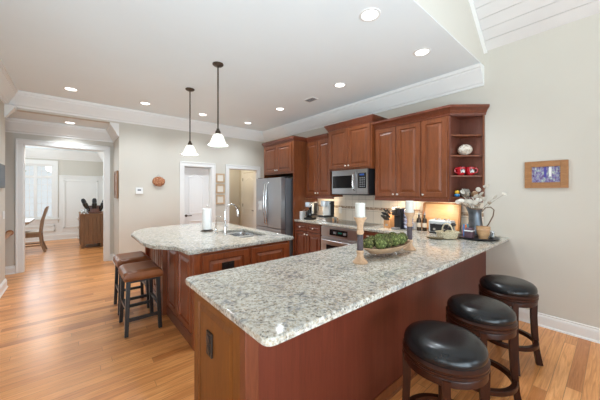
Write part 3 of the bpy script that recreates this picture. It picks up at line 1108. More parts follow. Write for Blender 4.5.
P('bottom_rail', MB().prism([(FX, 1.353), (3.888, 1.075), (3.888, 1.09), (FX + .015, 1.3525)], 1.335, 1.40).prism(tri, 1.37, 1.382), 'cherry_dark', t)
P('crown', MB().sweep([(FX, 1.45), (FX, 1.345), (XC, 1.055)], [(o + .002, z) for o, z in cab_crown(2.42, .11, .075)], 1), 'cherry_dark', t, None, 12)

# under-cabinet lights
for i, (y0, y1, lab) in enumerate(((3.42, 4.0, 'slim light under the cabinet over the coffee makers'), (1.74, 2.40, 'slim light under the cabinet over the knife block'),
                                   (1.36, 1.68, 'slim light under the single-door cabinet over the wooden tray'))):
    TM('cabinet_light', MB().box(3.70, 3.76, y0, y1, 1.352, 1.369, .004), 'white_plastic', lab, 'light', (3.73, (y0 + y1) / 2, 1.36), 'under-cabinet lights')
    area('under_cabinet_lamp', (3.70, (y0 + y1) / 2, 1.345), (.45, 0, -1), .06, y1 - y0, 11 * (y1 - y0), (1, .80, .56))

# base cabinets
t = T('base_cabinet', 'cherry base cabinet with two drawers and doors below the coffee makers', 'cabinet', (3.6, 3.7, 0))
P('body', MB().box(BX, XC, 3.315, 4.044, .10, .888), 'cherry_dark', t)
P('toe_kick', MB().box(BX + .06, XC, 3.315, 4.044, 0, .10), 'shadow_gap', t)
for (a, c) in ((4.03, 3.685), (3.675, 3.33)):
    d = P('drawer', MB().raised((BX, a, .735), UY, NX, a - c, .14, .02, .035), 'cherry_dark', t, None, 9)
    knob_at(d, (BX - .02, (a + c) / 2, .805), NX)
xdoor(t, 4.03, 3.685, .13, .72, BX, 'cherry_dark', (3.715, .68))
xdoor(t, 3.675, 3.33, .13, .72, BX, 'cherry_dark', (3.645, .68))
t = T('base_cabinet', 'cherry base cabinet with bar handles under the knife block', 'cabinet', (3.6, 2.1, 0))
P('body', MB().box(BX, XC, 1.775, 2.455, .10, .888), 'cherry_dark', t)
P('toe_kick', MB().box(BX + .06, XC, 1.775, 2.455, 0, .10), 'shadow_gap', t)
for z0, z1 in ((.735, .875), (.44, .72), (.13, .425)):
    d = P('drawer', MB().raised((BX, 2.44, z0), UY, NX, .40, z1 - z0, .02, .035), 'cherry_dark', t, None, 9)
    y = 2.24
    zc = (z0 + z1) / 2 + .02
    P('handle', MB().tube([(BX - .02, y + .10, zc), (BX - .05, y + .10, zc), (BX - .055, y + .07, zc), (BX - .055, y - .07, zc), (BX - .05, y - .10, zc), (BX - .02, y - .10, zc)], .007), 'nickel', d)
xdoor(t, 2.03, 1.785, .13, .875, BX, 'cherry_dark')

# oven
t = T('oven', 'stainless built-in oven with black display under the cooktop', 'oven', (3.6, 2.88, 0))
P('body', MB().box(BX + .005, XW - .02, 2.46, 3.31, 0.08, .885), 'steel', t)
P('control_panel', MB().box(BX - .022, BX + .005, 2.47, 3.30, .715, .875, .004), 'steel', t)
cp = P('display', MB().box(BX - .026, BX - .021, 2.72, 3.10, .745, .845, .002), 'black_glass', t)
P('clock', MB().box(BX - .028, BX - .026, 2.83, 2.91, .785, .812), 'display_green', cp)
for y0 in (2.745, 2.95):
    P('button_pad', MB().box(BX - .028, BX - .0255, y0, y0 + .06, .775, .81), 'grey_plastic', cp)
d = P('door', MB().box(BX - .03, BX + .005, 2.47, 3.30, .13, .70, .006), 'steel', t)
P('door_window', MB().box(BX - .033, BX - .029, 2.60, 3.17, .25, .58, .002), 'black_glass', d)
P('handle', MB().tube([(BX - .03, 3.24, .655), (BX - .07, 3.24, .655), (BX - .075, 3.20, .655), (BX - .075, 2.57, .655), (BX - .07, 2.53, .655), (BX - .03, 2.53, .655)], .013), 'steel', d)

# microwave
t = T('microwave', 'stainless over-the-range microwave with black window mounted under the cherry cabinet', 'microwave', (3.7, 2.87, 1.42))
P('body', MB().box(3.50, XW - .015, 2.485, 3.23, 1.415, 1.828), 'black_plastic', t)
d = P('door', MB().box(3.462, 3.50, 2.69, 3.23, 1.425, 1.826, .006), 'dark_steel', t)
P('door_window', MB().box(3.458, 3.463, 2.77, 3.21, 1.525, 1.735, .003), 'black_glass', d)
P('handle', MB().tube([(3.462, 2.735, 1.49), (3.42, 2.735, 1.52), (3.41, 2.735, 1.58), (3.41, 2.735, 1.68), (3.42, 2.735, 1.74), (3.462, 2.735, 1.77)], .012), 'chrome', d)
d = P('control_panel', MB().box(3.462, 3.50, 2.485, 2.687, 1.425, 1.826, .006), 'dark_steel', t)
k = P('keypad', MB().box(3.458, 3.463, 2.51, 2.665, 1.525, 1.765, .003), 'black_glass', d)
P('clock', MB().box(3.4565, 3.4585, 2.545, 2.63, 1.725, 1.75), 'display_blue', k)
P('keys', (lambda m: [m.box(3.4565, 3.4585, 2.53 + i * .038, 2.555 + i * .038, 1.545 + j * .033, 1.560 + j * .033) for i in range(3) for j in range(5)] and m)(MB()), 'grey_plastic', k)
P('vent_grille', (lambda m: [m.box(3.60, 3.85, 2.55 + i * .06, 2.58 + i * .06, 1.409, 1.416) for i in range(11)] and m)(MB()), 'grey_plastic', t)

# refrigerator
t = T('refrigerator', 'stainless french-door refrigerator standing inside the cherry surround', 'refrigerator', (3.5, 4.63, 0))
P('body', MB().box(3.15, XW - .03, 4.165, 5.08, .05, 1.735, .004), 'fridge_side', t)
P('feet', MB().box(3.25, 3.8, 4.2, 5.06, 0, .05), 'black_plastic', t)
d1 = P('door', MB().box(3.04, 3.145, 4.64, 5.08, .74, 1.745, .012), 'fridge_steel', t)
d2 = P('door', MB().box(3.04, 3.145, 4.165, 4.632, .74, 1.745, .012), 'fridge_steel', t)
d3 = P('freezer_drawer', MB().box(3.04, 3.145, 4.165, 5.08, .10, .73, .012), 'fridge_steel', t)
for d, y in ((d1, 4.675), (d2, 4.595)):
    P('handle', MB().tube([(3.04, y, .80), (3.005, y, .82), (2.98, y, 1.0), (2.97, y, 1.25), (2.98, y, 1.5), (3.005, y, 1.62), (3.04, y, 1.64)], .014, 12), 'chrome', d)
P('handle', MB().tube([(3.04, 5.02, .66), (2.99, 5.0, .66), (2.985, 4.63, .66), (2.99, 4.26, .66), (3.04, 4.24, .66)], .014, 12), 'chrome', d3)
dp = P('dispenser', MB().box(3.062, 3.041, 4.79, 4.99, 1.06, 1.46, .003), 'grey_plastic', d1)
P('dispenser_niche', MB().box(3.030, 3.033, 4.81, 4.97, 1.08, 1.27, .001), 'coffee_white', d1)
for y in (4.17, 5.02):
    P('hinge_cover', MB().box(3.10, 3.2, y, y + .08, 1.736, 1.762, .004), 'black_plastic', t)

# ------------------------------------------------------------------ peninsula
PX0, PX1, PY0, PY1 = .575, XW, 1.05, 1.70
t = T('peninsula_cabinet', 'long cherry peninsula base behind the three black stools', 'cabinet', (2.2, 1.37, 0))
P('body', MB().box(PX0 + .02, PX1 - .002, PY0 + .012, PY1, .0, .888), 'cherry_dark', t)
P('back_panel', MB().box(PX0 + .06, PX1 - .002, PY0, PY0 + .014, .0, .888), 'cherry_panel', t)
P('shoe_moulding', MB().sweep([(PX1 - .02, PY0), (PX0 + .03, PY0)], [(0, 0), (.014, 0), (.012, .012), (0, .02)], -1).box(PX0 + .06, PX1 - .002, PY0 - .008, PY0, .02, .085, .002), 'cherry', t)
P('corner_post', MB().box(PX0 - .004, PX0 + .065, PY0 - .006, PY0 + .05, 0, .888, .005), 'cherry_dark', t)
e = P('end_panel', MB().raised((PX0 + .02, PY1 - .002, .10), UY, NX, PY1 - PY0 - .05, .785, .022, .07).box(PX0, PX0 + .02, PY0 + .05, PY1 - .002, 0, .10), 'cherry_end', t, None, 9)
ol = P('outlet', MB().box(PX0 - .012, PX0 - .001, 1.405, 1.477, .57, .70, .003), 'dark_outlet', e, label='dark outlet plate')
P('sockets', MB().box(PX0 - .015, PX0 - .011, 1.423, 1.459, .585, .627, .004).box(PX0 - .015, PX0 - .011, 1.423, 1.459, .643, .685, .004), 'black_plastic', ol)
# one L-shaped worktop
L = [(.535, .818), (XW - .001, .818), (XW - .001, 4.043), (3.262, 4.043), (3.262, 1.757), (.528, 1.757)]


def round_corners(pts, rad, seg=5):
    out = []
    n = len(pts)
    for i, p in enumerate(pts):
        r_ = rad.get(i, 0)
        if not r_:
            out.append(p)
            continue
        p = Vector(p)
        a = (Vector(pts[i - 1]) - p).normalized()
        c = (Vector(pts[(i + 1) % n]) - p).normalized()
        for k in range(seg + 1):
            f = k / seg
            q = p + a * r_ * (1 - f) ** 2 + c * r_ * f ** 2
            out.append((q.x, q.y))
    return out


TM('granite_worktop', MB().prism(round_corners(L, {0: .05, 5: .05}), CT - .036, CT, 'z', .008, 3), 'granite',
   'speckled granite worktop running over the peninsula and along the tiled wall', 'countertop', (2.2, 1.3, CT - .036), angle=20)

# cooktop
t = T('cooktop', 'flat black glass cooktop set into granite above the oven', 'cooktop', (3.6, 2.88, CT))
P('glass_top', MB().box(3.36, 3.82, 2.47, 3.27, CT, CT + .006, .002), 'black_glass', t)
P('trim_ring', MB().box(3.352, 3.36, 2.462, 3.278, CT, CT + .007).box(3.82, 3.828, 2.462, 3.278, CT, CT + .007).box(3.352, 3.828, 2.462, 2.47, CT, CT + .007).box(3.352, 3.828, 3.27, 3.278, CT, CT + .007), 'steel', t)

# ------------------------------------------------------------------ island
IX0, IX1, IY0, IY1 = .865, 1.955, 2.53, 4.50
t = T('island_cabinet', 'cherry kitchen island base with panelled doors and a sink in its top', 'cabinet', (1.4, 3.5, 0))
wall_ = .02
P('body', MB().box(IX0, IX1, IY0, IY0 + .02, .10, .888).box(IX0, IX1, IY1 - .02, IY1, .10, .888).box(IX0, IX0 + .02, IY0, IY1, .10, .888).box(IX1 - .02, IX1, IY0, IY1, .10, .888).box(IX0, IX1, IY0, IY1, .10, .12), 'cherry_island_lit', t)
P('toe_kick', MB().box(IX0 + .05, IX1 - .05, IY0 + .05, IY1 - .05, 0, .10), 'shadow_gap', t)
P('base_moulding', MB().sweep([(IX1, IY0), (IX0, IY0), (IX0, IY1)], [(0, 0), (.016, 0), (.016, .085), (.006, .10), (0, .10)], -1), 'cherry_dark', t)
NY = (0, -1, 0)
for i, (x0, x1) in enumerate(((.93, 1.41), (1.45, 1.93))):
    d = P('panel', MB().raised((x0, IY0, .13), (1, 0, 0), NY, x1 - x0, .735, .02, .055), 'cherry_island_lit', t, None, 9)
    if i == 0:
        ol = P('outlet', MB().box(1.115, 1.245, IY0 - .030, IY0 - .019, .70, .77, .003), 'dark_outlet', d, label='dark outlet plate')
        P('sockets', MB().box(1.13, 1.172, IY0 - .033, IY0 - .029, .717, .753, .004).box(1.188, 1.23, IY0 - .033, IY0 - .029, .717, .753, .004), 'black_plastic', ol)
P('corner_post', MB().box(IX0 - .022, IX0 + .04, IY0 - .022, IY0 + .045, .0, .888, .006), 'cherry_island_lit', t)
P('corner_post', MB().box(IX1 - .03, IX1 + .006, IY0 - .022, IY0 + .02, .0, .888, .006), 'cherry_island_lit', t)
for y0, y1 in ((2.60, 3.02), (3.04, 3.44)):
    d = xdoor(t, y1, y0, .13, .872, IX0, 'cherry_island_lit')
for y0, y1 in ((3.56, 3.84), (3.88, 4.16), (4.20, 4.44)):
    P('panel', MB().raised((IX0, y1, .13), UY, NX, y1 - y0, .735, .02, .05), 'cherry_island_lit', t, None, 9)
for y in (3.50, 4.47):
    P('pilaster', MB().box(IX0 - .06, IX0, y - .035, y + .035, 0, .888, .006), 'cherry_island_lit', t)
# island worktop with a sink cut-out, built as a ring of quads round the hole
IO = [(.785, 2.492), (2.03, 2.498), (2.02, 4.60), (1.17, 4.60), (.80, 4.50), (.60, 4.20), (.555, 3.95), (.553, 3.27), (.575, 3.07), (.645, 2.93), (.735, 2.83), (.775, 2.70)]
SX0, SX1, SY0, SY1 = 1.50, 1.88, 2.82, 3.52


def slab_hole(outer, hole, z0, z1, bev):
    bm = bmesh.new()
    ov = [bm.verts.new((x, y, z1)) for x, y in outer]
    hv = [bm.verts.new((x, y, z1)) for x, y in hole]
    es = [bm.edges.new((ov[i], ov[(i + 1) % len(ov)])) for i in range(len(ov))] + [bm.edges.new((hv[i], hv[(i + 1) % len(hv)])) for i in range(len(hv))]
    bmesh.ops.triangle_fill(bm, use_beauty=True, use_dissolve=False, edges=es)
    ret = bmesh.ops.extrude_face_region(bm, geom=list(bm.faces))
    for g in ret['geom']:
        if isinstance(g, bmesh.types.BMVert):
            g.co.z = z0
    bmesh.ops.recalc_face_normals(bm, faces=bm.faces)
    if bev:
        bmesh.ops.bevel(bm, geom=[e for e in bm.edges if len(e.link_faces) == 2 and e.calc_face_angle(0) > 1.2 and abs(e.verts[0].co.z - e.verts[1].co.z) < 1e-4],
                        offset=bev, segments=2, affect='EDGES')
    return MB().from_bm(bm)


IOr = round_corners(IO, {0: .03, 1: .04, 2: .05, 3: .2, 4: .15, 5: .12, 7: .1, 8: .08, 9: .08, 10: .06}, 4)
hole = round_corners([(SX0, SY0), (SX1, SY0), (SX1, SY1), (SX0, SY1)], {0: .06, 1: .06, 2: .06, 3: .06}, 4)
TM('island_worktop', slab_hole(IOr, hole, CT - .036, CT, .007), 'granite',
   'speckled granite island top with a bowed edge over the brown stools', 'countertop', (1.3, 3.5, CT - .036), angle=20)
# sink
t = T('sink', 'stainless double-bowl undermount sink in the island top', 'sink', (1.66, 3.16, .70))


def bowl(y0, y1, z0):
    rings = []
    for ins, z in ((-.012, CT - .037), (.0, CT - .038), (.006, CT - .06), (.012, z0 + .04), (.05, z0), (.15, z0 - .004)):
        rr = round_corners([(SX0 + ins, y0 + ins), (SX1 - ins, y0 + ins), (SX1 - ins, y1 - ins), (SX0 + ins, y1 - ins)], {i: max(.055 - abs(ins) * .2, .02) for i in range(4)}, 4)
        rings.append([(x, y, z) for x, y in rr])
    m = MB().ringpoly(rings, False)
    n_ = len(rings[0])
    m.f.append(tuple(range(len(m.v) - n_, len(m.v))))
    return m


b1 = P('bowl', bowl(SY0, 3.145, .76), 'sink_steel', t)
b2 = P('bowl', bowl(3.175, SY1, .72), 'sink_steel', t)
for b_, y in ((b1, 2.97), (b2, 3.35)):
    zf = .757 if b_ is b1 else .717
    P('drain', MB().lathe([(0, 0), (.018, .0), (.026, .004), (.04, .005), (.042, .001)], (1.665, y, zf)), 'chrome', b_)
P('divider', MB().box(SX0 - .008, SX1 + .008, 3.138, 3.182, .80, CT - .042, .008), 'sink_steel', t)
# faucet and soap dispenser
t = T('faucet', 'tall chrome gooseneck faucet with pull-down spray beside the sink', 'faucet', (1.445, 3.16, CT))
P('base', MB().lathe([(.027, 0), (.027, .008), (.018, .02), (.015, .10), (.016, .12), (.010, .125)], (1.445, 3.16, CT)), 'chrome', t)
arc = [(1.445, 3.16, CT + .11), (1.445, 3.16, CT + .285)]
for k in range(1, 10):
    a = PI * k / 9 * .92
    arc.append((1.445 + .085 - .085 * math.cos(a), 3.16, CT + .285 + .095 * math.sin(a)))
P('neck', MB().tube(arc, .0078, 12), 'chrome', t)
e_ = Vector(arc[-1])
P('spray_head', MB().tube([e_, e_ + Vector((.008, 0, -.05)), e_ + Vector((.014, 0, -.095))], [.012, .017, .015], 12), 'chrome', t)
P('lever', MB().tube([(1.445, 3.14, CT + .085), (1.445, 3.11, CT + .09), (1.435, 3.075, CT + .13)], [.009, .007, .005], 10), 'chrome', t)
t = T('soap_dispenser', 'slim chrome soap dispenser next to the gooseneck faucet', 'dispenser', (1.41, 3.36, CT))
P('base', MB().lathe([(.022, 0), (.022, .006), (.012, .02), (.010, .06), (.012, .065)], (1.41, 3.36, CT)), 'chrome', t)
P('spout', MB().tube([(1.41, 3.36, CT + .06), (1.41, 3.36, CT + .19), (1.425, 3.36, CT + .215), (1.46, 3.36, CT + .22), (1.485, 3.36, CT + .205)], .006, 10), 'chrome', t)
# paper towel
t = T('paper_towel_holder', 'brushed metal upright paper towel holder on the island', 'holder', (1.394, 3.62, CT))
P('base', MB().lathe([(0, 0), (.085, 0), (.085, .008), (.07, .016), (.02, .022), (0, .022)], (1.394, 3.62, CT)), 'bronze', t)
P('rod', MB().cyl((1.394, 3.62, CT + .02), (1.394, 3.62, CT + .335), .006), 'nickel', t)
P('finial', MB().ball((1.394, 3.62, CT + .345), .013), 'nickel', t)
TM('paper_towel_roll', MB().lathe([(.02, 0), (.058, 0), (.060, .004), (.060, .276), (.058, .28), (.02, .28), (.02, 0)], (1.394, 3.62, CT + .023)), 'paper_white',
   'white paper towel roll standing on the metal holder', 'paper towel', (1.394, 3.62, CT + .023))

# ------------------------------------------------------------------ stools
# black swivel stool, built at the origin
def black_stool():
    t = T('counter_stool', '', 'stool', (0, 0, 0), 'black swivel stools at the peninsula')
    P('cushion', MB().lathe([(0, .713), (.07, .7127), (.125, .7105), (.16, .704), (.184, .692), (.198, .674), (.203, .655), (.202, .640), (.197, .630), (0, .630)], seg=48), 'black_leather', t, angle=60)
    P('seat_ring', MB().lathe([(0, .624), (.203, .624), (.210, .617), (.209, .608), (.203, .603), (.209, .598), (.209, .588), (.203, .582), (0, .582)], seg=48).lathe([(0, .631), (.196, .631), (.204, .624), (0, .624)], seg=48), 'stool_wood', t)
    P('swivel_plate', MB().lathe([(0, .5785), (.15, .5785), (.15, .582), (0, .582)]), 'black_plastic', t)
    P('apron', MB().lathe([(.175, .540), (.197, .540), (.203, .545), (.203, .574), (.200, .579), (0, .579), (0, .571), (.175, .571), (.175, .540)], seg=48), 'stool_wood', t)
    for k in range(4):
        a = PI / 2 * k
        m = MB()
        pts = [(.188, .575, .044), (.186, .42, .042), (.192, .28, .040), (.203, .14, .038), (.226, 0, .042)]
        for p0, p1 in zip(pts, pts[1:]):
            m.beam((p0[0], 0, p0[1]), (p1[0], 0, p1[1]), p0[2], p0[2] * .85, p1[2], p1[2] * .85, up=(0, 1, 0))
        P('leg', m.xform(Matrix.Rotation(a, 4, 'Z')), 'stool_wood', t)
    P('foot_ring', MB().lathe([(.178, .185), (.208, .185), (.212, .189), (.212, .214), (.208, .218), (.178, .218), (.178, .185)], seg=48), 'stool_wood', t)
    return t


st = black_stool()
st.location = (1.545, .612, 0)
st.rotation_euler.z = R(25)
st.scale.z = .982
st['label'] = 'black leather swivel stool at the exposed end of the peninsula, farthest from the wall picture'
clone(st, (2.185, .625, 0), 'black leather swivel stool in the middle of three along the peninsula', R(22))
clone(st, (2.915, .625, 0), 'black leather swivel stool closest to the white baseboard and the framed painting', R(28))


def brown_stool():
    t = T('saddle_stool', '', 'stool', (0, 0, 0), 'brown leather stools at the island')
    m = MB()
    nx, ny = 10, 12
    W, D = .172, .222
    vs, fs = [], []
    prof = [(-1, .555), (-1.0, .60), (-.97, .632)]
    def top(u, v):
        e = max(abs(u), abs(v))
        return .645 + .012 * v * v - .02 * max(0, (abs(u) - .8) / .2) ** 2 - .018 * max(0, (abs(v) - .85) / .15) ** 2
    grid = [[None] * (ny + 1) for _ in range(nx + 1)]
    for i in range(nx + 1):
        for j in range(ny + 1):
            u, v = -1 + 2 * i / nx, -1 + 2 * j / ny
            grid[i][j] = len(vs)
            vs.append((u * W, v * D, top(u, v)))
    for i in range(nx):
        for j in range(ny):
            fs.append((grid[i][j], grid[i + 1][j], grid[i + 1][j + 1], grid[i][j + 1]))
    per = [grid[i][0] for i in range(nx + 1)] + [grid[nx][j] for j in range(1, ny + 1)] + [grid[i][ny] for i in range(nx - 1, -1, -1)] + [grid[0][j] for j in range(ny - 1, 0, -1)]
    loops = [per]
    for z, k in ((.60, 1.03), (.565, 1.02), (.555, .98)):
        lp = []
        for q in per:
            p = vs[q]
            lp.append(len(vs))
            vs.append((p[0] * k, p[1] * k, z))
        loops.append(lp)
    for a, c in zip(loops, loops[1:]):
        for k in range(len(a)):
            l = (k + 1) % len(a)
            fs.append((a[k], a[l], c[l], c[k]))
    fs.append(tuple(loops[-1]))
    m.add(vs, fs)
    P('seat', m, 'brown_leather', t, angle=50)
    for k, z in enumerate((.575,)):
        P('piping', MB().tube([(-W * 1.03, -D * 1.03, z), (W * 1.03, -D * 1.03, z), (W * 1.03, D * 1.03, z), (-W * 1.03, D * 1.03, z)], .005, 6, closed=True), 'brown_leather', t)
    legs = {}
    for sx in (-1, 1):
        for sy in (-1, 1):
            a, c = Vector((sx * .135, sy * .185, .556)), Vector((sx * .155, sy * .205, 0))
            legs[sx, sy] = (a, c)
            P('leg', MB().beam(a, c, .038, .038, .034, .034, up=(0, 1, 0), bev=.003), 'black_wood', t)
    def at(s, z):
        a, c = legs[s]
        return c + (a - c) * (z / .556)
    for sy in (-1, 1):
        for z in (.16,):
            P('stretcher', MB().beam(at((-1, sy), z), at((1, sy), z), .022, .032), 'black_wood', t)
    for sx in (-1, 1):
        for z in (.26,):
            P('stretcher', MB().beam(at((sx, -1), z), at((sx, 1), z), .022, .032), 'black_wood', t)
    P('apron', MB().box(-.14, .14, -.19, .19, .53, .556), 'black_wood', t)
    return t


bs = brown_stool()
bs.location = (.562, 3.40, 0)
bs['label'] = 'brown leather saddle stool with black legs, nearer the peninsula, at the island'
clone(bs, (.572, 4.03, 0), 'brown leather saddle stool with black legs, nearer the dining room, at the island')

# ------------------------------------------------------------------ ceiling fittings
def downlight(x, y, label, z=CZ, watts=9):
    t = T('recessed_light', label, 'ceiling light', (x, y, z), 'recessed ceiling lights')
    P('trim_ring', MB().lathe([(.068, .0), (.072, -.006), (.092, -.004), (.095, 0), (.068, 0)], (x, y, z), 32), 'trim_paint', t)
    P('lens', MB().lathe([(0, -.004), (.05, -.0035), (.0695, -.001), (.0695, 0), (0, 0)], (x, y, z), 32), 'lamp_lens', t)
    d = bpy.data.lights.new('recessed_lamp', 'SPOT')
    d.energy = watts
    d.spot_size = R(135)
    d.spot_blend = .8
    d.shadow_soft_size = .06
    d.color = (.84, .925, 1.0)
    o = bpy.data.objects.new('recessed_lamp', d)
    COL.objects.link(o)
    o.location = (x, y, z - .02)


DL = [(-.03, 5.37, 'recessed ceiling light closest to the hallway opening'), (.97, 5.39, 'recessed ceiling light above the thermostat wall'),
      (2.0, 5.42, 'recessed ceiling light behind the pendants toward the white door'), (3.03, 5.42, 'recessed ceiling light in front of the pantry doorway'),
      (2.98, 4.11, 'recessed ceiling light in front of the refrigerator cabinet'), (2.98, 2.62, 'recessed ceiling light in front of the microwave'),
      (2.98, 1.41, 'recessed ceiling light over the counter items near the end shelf'), (2.0, 1.41, 'recessed ceiling light over the bowl of moss balls')]
for x, y, lab in DL:
    downlight(x, y, lab, CZ, 58)
downlight(-.05, 6.62, 'recessed ceiling light in the lowered hallway ceiling', 2.76, 44)

t = T('ceiling_vent', 'small grey louvred vent in the white ceiling', 'vent', (3.076, 3.35, CZ))
P('frame', MB().box(3.0, 3.15, 3.24, 3.46, CZ - .008, CZ, .002), 'trim_paint', t)
P('louvers', (lambda m: [m.beam((3.02, 3.26 + i * .022, CZ - .009), (3.13, 3.26 + i * .022, CZ - .009), .012, .004) for i in range(9)] and m)(MB()), 'grey_plastic', t)


def pendant():
    t = T('pendant_light', '', 'pendant light', (0, 0, CZ), 'glass pendants over the island')
    z = CZ
    P('canopy', MB().lathe([(0, 0), (.065, 0), (.065, -.012), (.05, -.025), (.012, -.032), (0, -.032)], (0, 0, z)), 'bronze', t)
    P('rod', MB().cyl((0, 0, z - .03), (0, 0, z - .80), .0085), 'bronze', t)
    P('socket', MB().lathe([(0, .0), (.014, 0), (.02, -.02), (.03, -.035), (.034, -.06), (.028, -.065), (0, -.065)], (0, 0, z - .79)), 'bronze', t)
    prof = [(.030, 0), (.052, -.010), (.068, -.036), (.079, -.070), (.094, -.104), (.112, -.126), (.124, -.136), (.121, -.139), (.108, -.129), (.090, -.108), (.075, -.073), (.064, -.040), (.048, -.014), (.03, -.004)]
    P('glass_shade', MB().lathe([(r_, q) for r_, q in prof], (0, 0, z - .855), 40), 'pendant_glass', t, angle=60)
    P('bulb', MB().ball((0, 0, z - .93), (.025, .025, .035)), 'bulb_glow', t)
    return t


pd = pendant()
pd.location = (1.354, 4.196, CZ)
pd['label'] = 'white bell glass pendant over the island end by the white door'
clone(pd, (1.35, 3.152, CZ), 'white bell glass pendant over the island sink')
for y in (4.196, 3.152):
    point('pendant_lamp', (1.352, y, CZ - .955), 55, (.90, .96, 1.0), .03)
point('pantry_lamp', (3.2, 6.8, 2.3), 11, (1, .84, .60), .08)
point('dining_fill', (-.6, 9.2, 2.3), 18, (1, .95, .88), .15)  # added fill with no fixture, lifts the dining room walls

# ------------------------------------------------------------------ ITEMS on the peninsula
G_C = 'turned wooden candle holders'
ht = .338


def candle_holder(x, y, lab, lab2):
    t = T('candle_holder', lab, 'candle holder', (x, y, CT), G_C)
    k = 1.335
    q = 1.2
    P('foot', MB().lathe([(r_ * q, z_ * k) for r_, z_ in [(0, 0), (.046, 0), (.047, .006), (.040, .014), (.024, .030), (.019, .050), (.024, .058), (.024, .066), (.019, .072), (0, .074)]], (x, y, CT)), 'turned_wood', t)
    P('wrapped_shaft', MB().lathe([(r_ * q, z_ * k) for r_, z_ in [(0, .072), (.019, .072), (.0195, .15), (.019, .162), (0, .164)]], (x, y, CT)), 'fabric_wrap', t)
    P('cup', MB().lathe([(r_ * q, z_ * k) for r_, z_ in [(0, .162), (.019, .162), (.023, .170), (.023, .180), (.018, .186), (.019, .205), (.024, .228), (.037, .248), (.042, .258), (.0, .258)]], (x, y, CT)), 'turned_wood', t)
    zc = CT + .258 * k + .001
    c = T('pillar_candle', lab2, 'candle', (x, y, zc), 'white pillar candles')
    P('wax', MB().lathe([(0, 0), (.0365, 0), (.0375, .004), (.0375, .104), (.033, .108), (.022, .105), (0, .103)], (x, y, zc)), 'candle_wax', c)
    P('wick', MB().cyl((x, y, zc + .101), (x + .002, y, zc + .116), .0015, seg=8), 'wick', c)


candle_holder(1.66, 1.258, 'turned wooden candle holder with dark wrapped shaft in front of the moss bowl', 'white pillar candle on the wooden holder in front of the moss bowl')
candle_holder(2.385, 1.245, 'turned wooden candle holder with dark wrapped shaft behind the moss bowl', 'white pillar candle on the wooden holder behind the moss bowl')

# dough bowl: long oval on a small metal stand
bc = Vector((2.03, 1.27, CT))
ba = R(-4)
t = T('dough_bowl', 'long shallow wooden dough bowl full of moss balls on the granite', 'bowl', bc)
rings = []
NB = 36
for a_, b_, z in ((.10, .05, .030), (.19, .075, .036), (.255, .098, .058), (.31, .112, .078), (.318, .115, .084), (.30, .104, .084), (.26, .088, .062), (.17, .065, .046), (.08, .03, .042)):
    rings.append([(bc.x + a_ * math.cos(2 * PI * k / NB), bc.y + b_ * math.sin(2 * PI * k / NB), CT + z + .016 * (abs(math.cos(2 * PI * k / NB)) ** 3) * (z > .05)) for k in range(NB)])
M_ = Matrix.Translation(bc) @ Matrix.Rotation(ba, 4, 'Z') @ Matrix.Translation(-bc)
P('bowl', MB().ringpoly(rings).xform(M_), 'bowl_wood', t, angle=50)
P('grips', MB().box(bc.x + .28, bc.x + .318, bc.y - .028, bc.y + .028, CT + .088, CT + .104, .006).xform(M_), 'bowl_wood', t)
P('stand', MB().tube([(bc.x + .09 * math.cos(2 * PI * k / 24), bc.y + .05 * math.sin(2 * PI * k / 24), CT + .026) for k in range(24)], .004, 8, closed=True).xform(M_), 'steel', t)
for sx in (-1, 1):
    for sy in (-1, 1):
        P('foot', MB().tube([(bc.x + sx * .07, bc.y + sy * .032, CT + .028), (bc.x + sx * .085, bc.y + sy * .045, CT + .0042)], .004, 8).xform(M_), 'steel', t)
moss = [(-.222, .005, .108, 'moss', 'darker moss ball at the candle end of the bowl'), (-.14, -.05, .110, 'moss_pale', 'pale green moss ball at the front rim, second from the candle'),
        (-.125, .045, .112, 'moss', 'moss ball at the back rim beside the candle'), (-.05, -.045, .114, 'moss', 'olive moss ball at the front rim near the bowl middle'),
        (-.03, .04, .122, 'moss_pale', 'moss ball heaped at the back of the bowl middle'), (.045, -.046, .112, 'moss_pale', 'pale moss ball at the front rim past the middle'),
        (.065, .044, .116, 'moss', 'moss ball at the back rim past the middle'), (.135, -.042, .114, 'moss_pale', 'bright green moss ball in the far half of the bowl'),
        (.158, .045, .118, 'moss', 'moss ball behind the bright green one at the far end'), (.232, .0, .112, 'moss', 'brownish moss ball at the bowl end by the second candle holder')]
for i, (dx, dy, z, mt, lab) in enumerate(moss):
    p = M_ @ (bc + Vector((dx * 1.03, dy * 1.04, z + .011)))
    TM('moss_ball', MB().ball(p, (.047, .045, .045), 40, 28, .2, 7, i).xform(Matrix.Identity(4)), mt, lab, 'moss ball', p, 'moss balls in the dough bowl', angle=80)

# ------------------------------------------------------------------ ITEMS along the tiled wall
# coffee corner
x, y = 3.50, 3.82
t = T('drip_coffee_maker', 'black and chrome coffee maker beside the refrigerator panel', 'coffee maker', (x, y, CT))
P('base', MB().box(x - .10, x + .12, y - .09, y + .09, CT, CT + .035, .008), 'black_plastic', t)
P('tower', MB().box(x + .03, x + .12, y - .09, y + .09, CT + .035, CT + .34, .01), 'black_plastic', t)
P('brew_head', MB().box(x - .09, x + .03, y - .08, y + .08, CT + .235, CT + .34, .012), 'chrome', t)
P('carafe', MB().lathe([(0, 0), (.062, 0), (.07, .03), (.07, .10), (.052, .135), (.05, .15), (0, .15)], (x - .035, y, CT + .037)), 'black_glass', t)
P('carafe_handle', MB().tube([(x - .10, y, CT + .06), (x - .135, y, CT + .075), (x - .135, y, CT + .15), (x - .085, y, CT + .175)], .009), 'chrome', t)
P('side_strip', MB().box(x - .06, x + .10, y - .094, y - .089, CT + .05, CT + .32, .002), 'chrome', t)
x, y = 3.46, 4.0
t = T('filter_box', 'white paper box squeezed between the coffee maker and refrigerator panel', 'box', (x, y, CT))
P('box', MB().box(x - .06, x + .05, y - .03, y + .035, CT, CT + .15, .003), 'paper_white', t)
